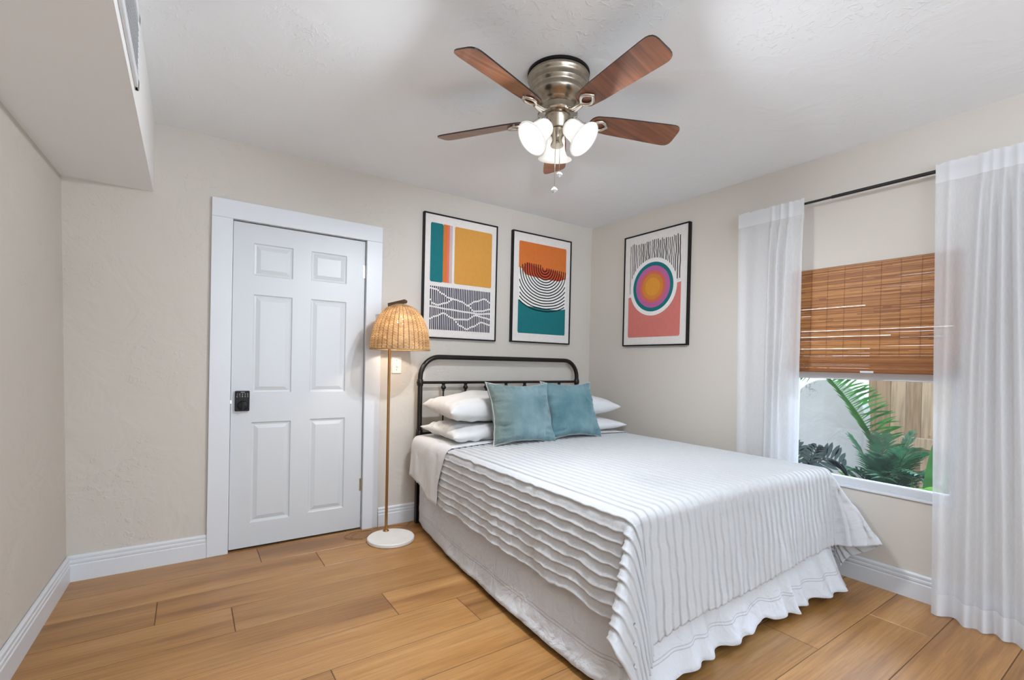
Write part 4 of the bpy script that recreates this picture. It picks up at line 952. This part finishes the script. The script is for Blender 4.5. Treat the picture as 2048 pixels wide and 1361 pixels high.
for i, azd in enumerate((51+4, 171+2, -69+6)):
    az = rad(azd); tl = rad(45 if i else 36)
    base = Vector((FX, FY, H-.240)) + Vector((cos(az), sin(az), 0))*.048
    ax = Vector((cos(az)*sin(tl), sin(az)*sin(tl), -cos(tl)))
    Ms = Matrix.Translation(base) @ ax.to_track_quat('Z', 'Y').to_matrix().to_4x4()
    m = MB(); m.lathe([(0, -.012), (.020, -.010), (.026, .0), (.027, .020), (.0, .021)], n=28, M_=Ms); fit = m.build('shade_fitter', M_nickel, fan, True, angle=40)
    m = MB(); pr_ = [(.022, .004), (.032, .006), (.039, .016), (.042, .035), (.043, .055), (.046, .075), (.053, .094), (.062, .107), (.072, .112), (.079, .113), (.081, .117), (.078, .120), (.072, .118), (.062, .112), (.051, .098), (.044, .078), (.040, .055), (.039, .035), (.036, .018), (.022, .008)]
    m.lathe(pr_, n=48, M_=Ms); gs = m.build('glass_shade', M_gshade, fan, True)
    m = MB(); m.lathe([(0, .012), (.012, .014), (.013, .02), (.020, .032), (.021, .043), (.015, .055), (0, .060)], n=24, M_=Ms); m.build('bulb', M_bulb, gs, True)
    lamp('fan_bulb_light', 'POINT', base+ax*.084, 38, (.90, .965, 1.06), .02)
for (dx_, dy_, z1, wd) in ((-.010, -.034, H-.525, 0), (.010, -.038, H-.455, 0)):
    cx_, cy_ = FX+dx_*.825-.034*.565*1, FY-dx_*.565-.034*.825
    m = MB(); z = H-.25
    m.tube([(cx_, cy_, H-.235), (cx_, cy_, z1)], .0017, 5)
    zz = z
    while zz > z1: m.lathe([(0, -.0019), (.0019, 0), (0, .0019)], (cx_, cy_, zz), 6); zz -= .006
    ch_ = m.build('pull_chain', M_nickl, fan, True)
    m = MB(); m.lathe([(0, .014), (.005, .012), (.013, .004), (.015, -.002), (.011, -.009), (0, -.015)], (cx_, cy_, z1-.012), 8); m.build('chain_fob', M_crys, ch_)

# ------------------------------------------------------------------ garden outside the window
m = MB(); m.box(.16, 4.5, -7, 3, -.32, -.28); tag(struct(m.build('ground', M_ground), 'dark garden soil outside the window', 'ground'))
# arched stucco garden wall
m = MB(); ac, rr_, zc_ = -1.595, .275, .855; n = 40
poly = [(ac+rr_, -.28)] + [(ac+rr_*cos(pi*i/n), zc_+(.282)*sin(pi*i/n)) for i in range(n+1)] + [(ac-rr_, -.28)]
Mp = Matrix(((0, 0, 1, 1.20), (1, 0, 0, 0), (0, 1, 0, 0), (0, 0, 0, 1)))
m.prism(poly, Mp, .14); tag(m.build('stucco_wall', M_stucco, bevel=.012), 'white round-topped stucco garden wall outside the window', 'garden wall')
fe = empty('wood_fence', (1.6, -2.6, -.28), 'weathered cedar board fence outside the window, behind the palms', 'fence')
random.seed(21); y = -1.812; m = MB()
while y > -4.6:
    wdt = .098; m.a = random.random(); x_ = 1.62+random.uniform(-.006, .006)
    m.box(x_, x_+.018, y-wdt, y, -.27, 1.40); y -= wdt+.003
m.build('boards', M_fence, fe, attr='shade', bevel=.002)
m = MB(); m.a = .7
for z in (.60, 1.27): m.box(1.575, 1.615, -4.6, -1.79, z, z+.085)
m.build('rails', M_fence, fe, attr='shade', bevel=.003)
m = MB(); m.a = .1; m.box(1.63, 1.72, -1.84, -1.75, -.28, 1.42); m.build('post', M_fence, fe, attr='shade', bevel=.004)
def frond(m, base, tip, sag, n, ll, wd, seed, spread_=1.0, side=None, droop=.3):
    """pinnate palm frond: rachis curve and pairs of tapered leaflets"""
    b_ = Vector(base); t_ = Vector(tip); random.seed(seed); pts = []
    for i in range(13):
        q = i/12; p = b_.lerp(t_, q); p.z += sag*4*q*(1-q); pts.append(p)
    m.tube(pts, [.007*(1-.8*i/12) for i in range(13)], 5)
    dirv = (t_-b_).normalized(); sd = dirv.cross(Vector((0, 0, 1)))
    if sd.length < .2: sd = Vector((0, 1, 0))
    sd.normalize()
    if side: sd = Vector(side).normalized()
    for i in range(n):
        q = .14+.86*i/n; f_ = q*12; k_ = min(11, int(f_)); p = pts[k_].lerp(pts[k_+1], f_-k_); tg = (pts[k_+1]-pts[k_]).normalized()
        L = ll*(sin(pi*(.15+.8*q))**.7)
        for s_ in (1, -1):
            d_ = (tg*.75+sd*s_*spread_*(.9+.2*random.random())+Vector((0, 0, .15+.2*random.random()))).normalized()
            up = d_.cross(tg).normalized(); wv = d_.cross(up).normalized()*wd/2
            a1 = p; c1 = p+d_*L*.45; e1 = p+d_*L+Vector((0, 0, -L*droop))
            m.add([a1+wv*.3, a1-wv*.3, c1-wv, c1+wv, p+d_*L*.78+Vector((0, 0, -L*droop*.5))-wv*.7, p+d_*L*.78+Vector((0, 0, -L*droop*.5))+wv*.7, e1],
                  [(0, 1, 2, 3), (3, 2, 4, 5), (5, 4, 6)])
GPl = 'palm plants in the window bed'
def palm(name, label, base, fr, mtl, trunk=True, group=None):
    e_ = empty(name, base, label, 'plant', group)
    if trunk:
        t_ = MB(); t_.lathe([(.05, 0), (.062, .1), (.055, .22), (.03, .34), (0, .36)], base, 16); t_.build('trunk', M_trunk, e_, True)
    for f_ in fr:
        m_ = MB(); frond(m_, *f_[:7], **(f_[7] if len(f_) > 7 else {})); m_.build('frond', mtl, e_)
    return e_
# dark frond plant just behind the glass, left
b0 = (.55, -1.72, -.28)
palm('parlor_palm', 'small palm with dark grey-green fronds in front of the stucco wall', b0,
     [((.55, -1.72, -.28), (.55, -1.74, .42), .0, 2, .03, .01, 1), ((.55, -1.74, .40), (.55, -2.00, .50), .13, 9, .135, .034, 2, dict(side=(0, .35, 1), droop=.05)),
      ((.55, -1.74, .38), (.55, -1.62, .66), .03, 10, .13, .032, 3, dict(side=(0, 1, .3), droop=.1)), ((.54, -1.74, .36), (.54, -1.82, .66), .04, 9, .12, .032, 4, dict(side=(0, 1, 0), droop=.35))], M_leafd, trunk=False)
b1 = (.95, -2.10, -.28); c1 = Vector((.95, -2.10, .05))
fr = []
for i, (ty, tz, tx, sg, ll) in enumerate(((-1.80, .52, .80, .05, .20), (-1.88, .72, .9, .06, .2), (-2.22, .78, 1.05, .06, .18), (-2.36, .66, .9, .10, .2), (-2.05, .74, 1.0, .05, .2), (-2.40, .50, .75, .12, .2), (-1.95, .50, .70, .08, .2), (-2.15, .62, .75, .08, .22), (-2.28, .52, .65, .1, .2), (-2.02, .42, .6, .08, .18), (-2.34, .36, .6, .1, .18), (-2.5, .6, 1.1, .1, .2), (-2.30, .70, .7, .08, .22), (-2.20, .50, .6, .1, .22), (-2.45, .42, .7, .1, .22), (-2.10, .60, .7, .08, .22), (-1.90, .40, .66, .08, .2), (-2.38, .56, .62, .1, .22))):
    fr.append((tuple(c1+Vector((0, 0, .12))), (tx, ty, tz), sg, 24, ll, .016, 30+i, dict(droop=.25, spread_=.7)))
palm('garden_palm', 'bushy green palm with shaggy trunk in front of the fence', b1, fr, M_leafb)
b2 = (1.05, -2.32, -.28)
palm('arching_palm', 'tall palm frond arching up past the stucco wall', b2,
     [((1.05, -2.12, .42), (1.02, -1.62, 1.20), .10, 44, .24, .016, 60, dict(side=(0, -.75, -.55), droop=.12)), ((1.05, -2.15, -.27), (1.05, -2.11, .45), .0, 2, .04, .01, 61),
      ((1.02, -1.62, 1.20), (.98, -1.40, 1.17), .02, 14, .16, .010, 62, dict(side=(0, -.2, -1), droop=.1))], M_leafm, trunk=False)
def blade_leaf(m, base, tip, wd, sag=0.0, face=(1, 0, 0)):
    b_ = Vector(base); t_ = Vector(tip); n = 10; vs = []
    d_ = (t_-b_).normalized(); s_ = d_.cross(Vector(face)).normalized()
    for i in range(n+1):
        q = i/n; w_ = wd*sin(pi*min(1, .08+q*.92))**.8/2 + .0005; p = b_.lerp(t_, q)+Vector((0, 0, sag*4*q*(1-q)))
        vs += [p-s_*w_, p+Vector((.004, 0, 0)), p+s_*w_]
    m.add(vs, [(3*i+k_, 3*i+k_+1, 3*i+k_+4, 3*i+k_+3) for i in range(n) for k_ in (0, 1)])
e_ = empty('strap_leaf_plant', (.62, -2.42, -.28), 'plant with broad upright strap leaves at right edge of the window view', 'plant')
for bs, tp, wd in (((.62, -2.40, -.28), (.60, -2.44, .76), .085), ((.62, -2.38, -.28), (.62, -2.34, .52), .085), ((.64, -2.42, -.28), (.66, -2.50, .64), .06)):
    m = MB(); blade_leaf(m, bs, tp, wd, 0); m.build('leaf', M_leafm, e_, True)
e_ = empty('yellow_green_sprig', (.60, -2.20, -.28), 'single pale green strap leaf reaching left along the window bottom', 'plant')
m = MB(); blade_leaf(m, (.60, -2.18, .36), (.58, -1.93, .50), .04, .01); m.build('leaf', M_leafl, e_, True)
m = MB(); m.tube([(.60, -2.20, -.28), (.60, -2.20, .2), (.60, -2.18, .36)], .004, 6); m.build('stem', M_leafl, e_, True)
e_ = empty('round_leaf_plant', (.45, -2.40, -.28), 'low plant with rounded light green leaves under the window', 'plant')
for q, (yy, zz, sz, tx) in enumerate(((-2.44, .47, .055, .42), (-2.40, .42, .06, .42), (-2.47, .40, .06, .44), (-2.20, .40, .05, .46), (-2.49, .49, .05, .43), (-2.36, .38, .05, .45))):
    m = MB(); m.tube([(.45, -2.40, -.28), (.44, (yy-2.40)/2, .1), (tx, yy, zz)], .003, 5)
    m.add([(tx-.01*cos(a_*2), yy+sz*cos(a_), zz+sz*.8*sin(a_)) for a_ in [2*pi*i/16 for i in range(16)]], [tuple(range(16))]); m.build('leaf', M_leafl, e_)
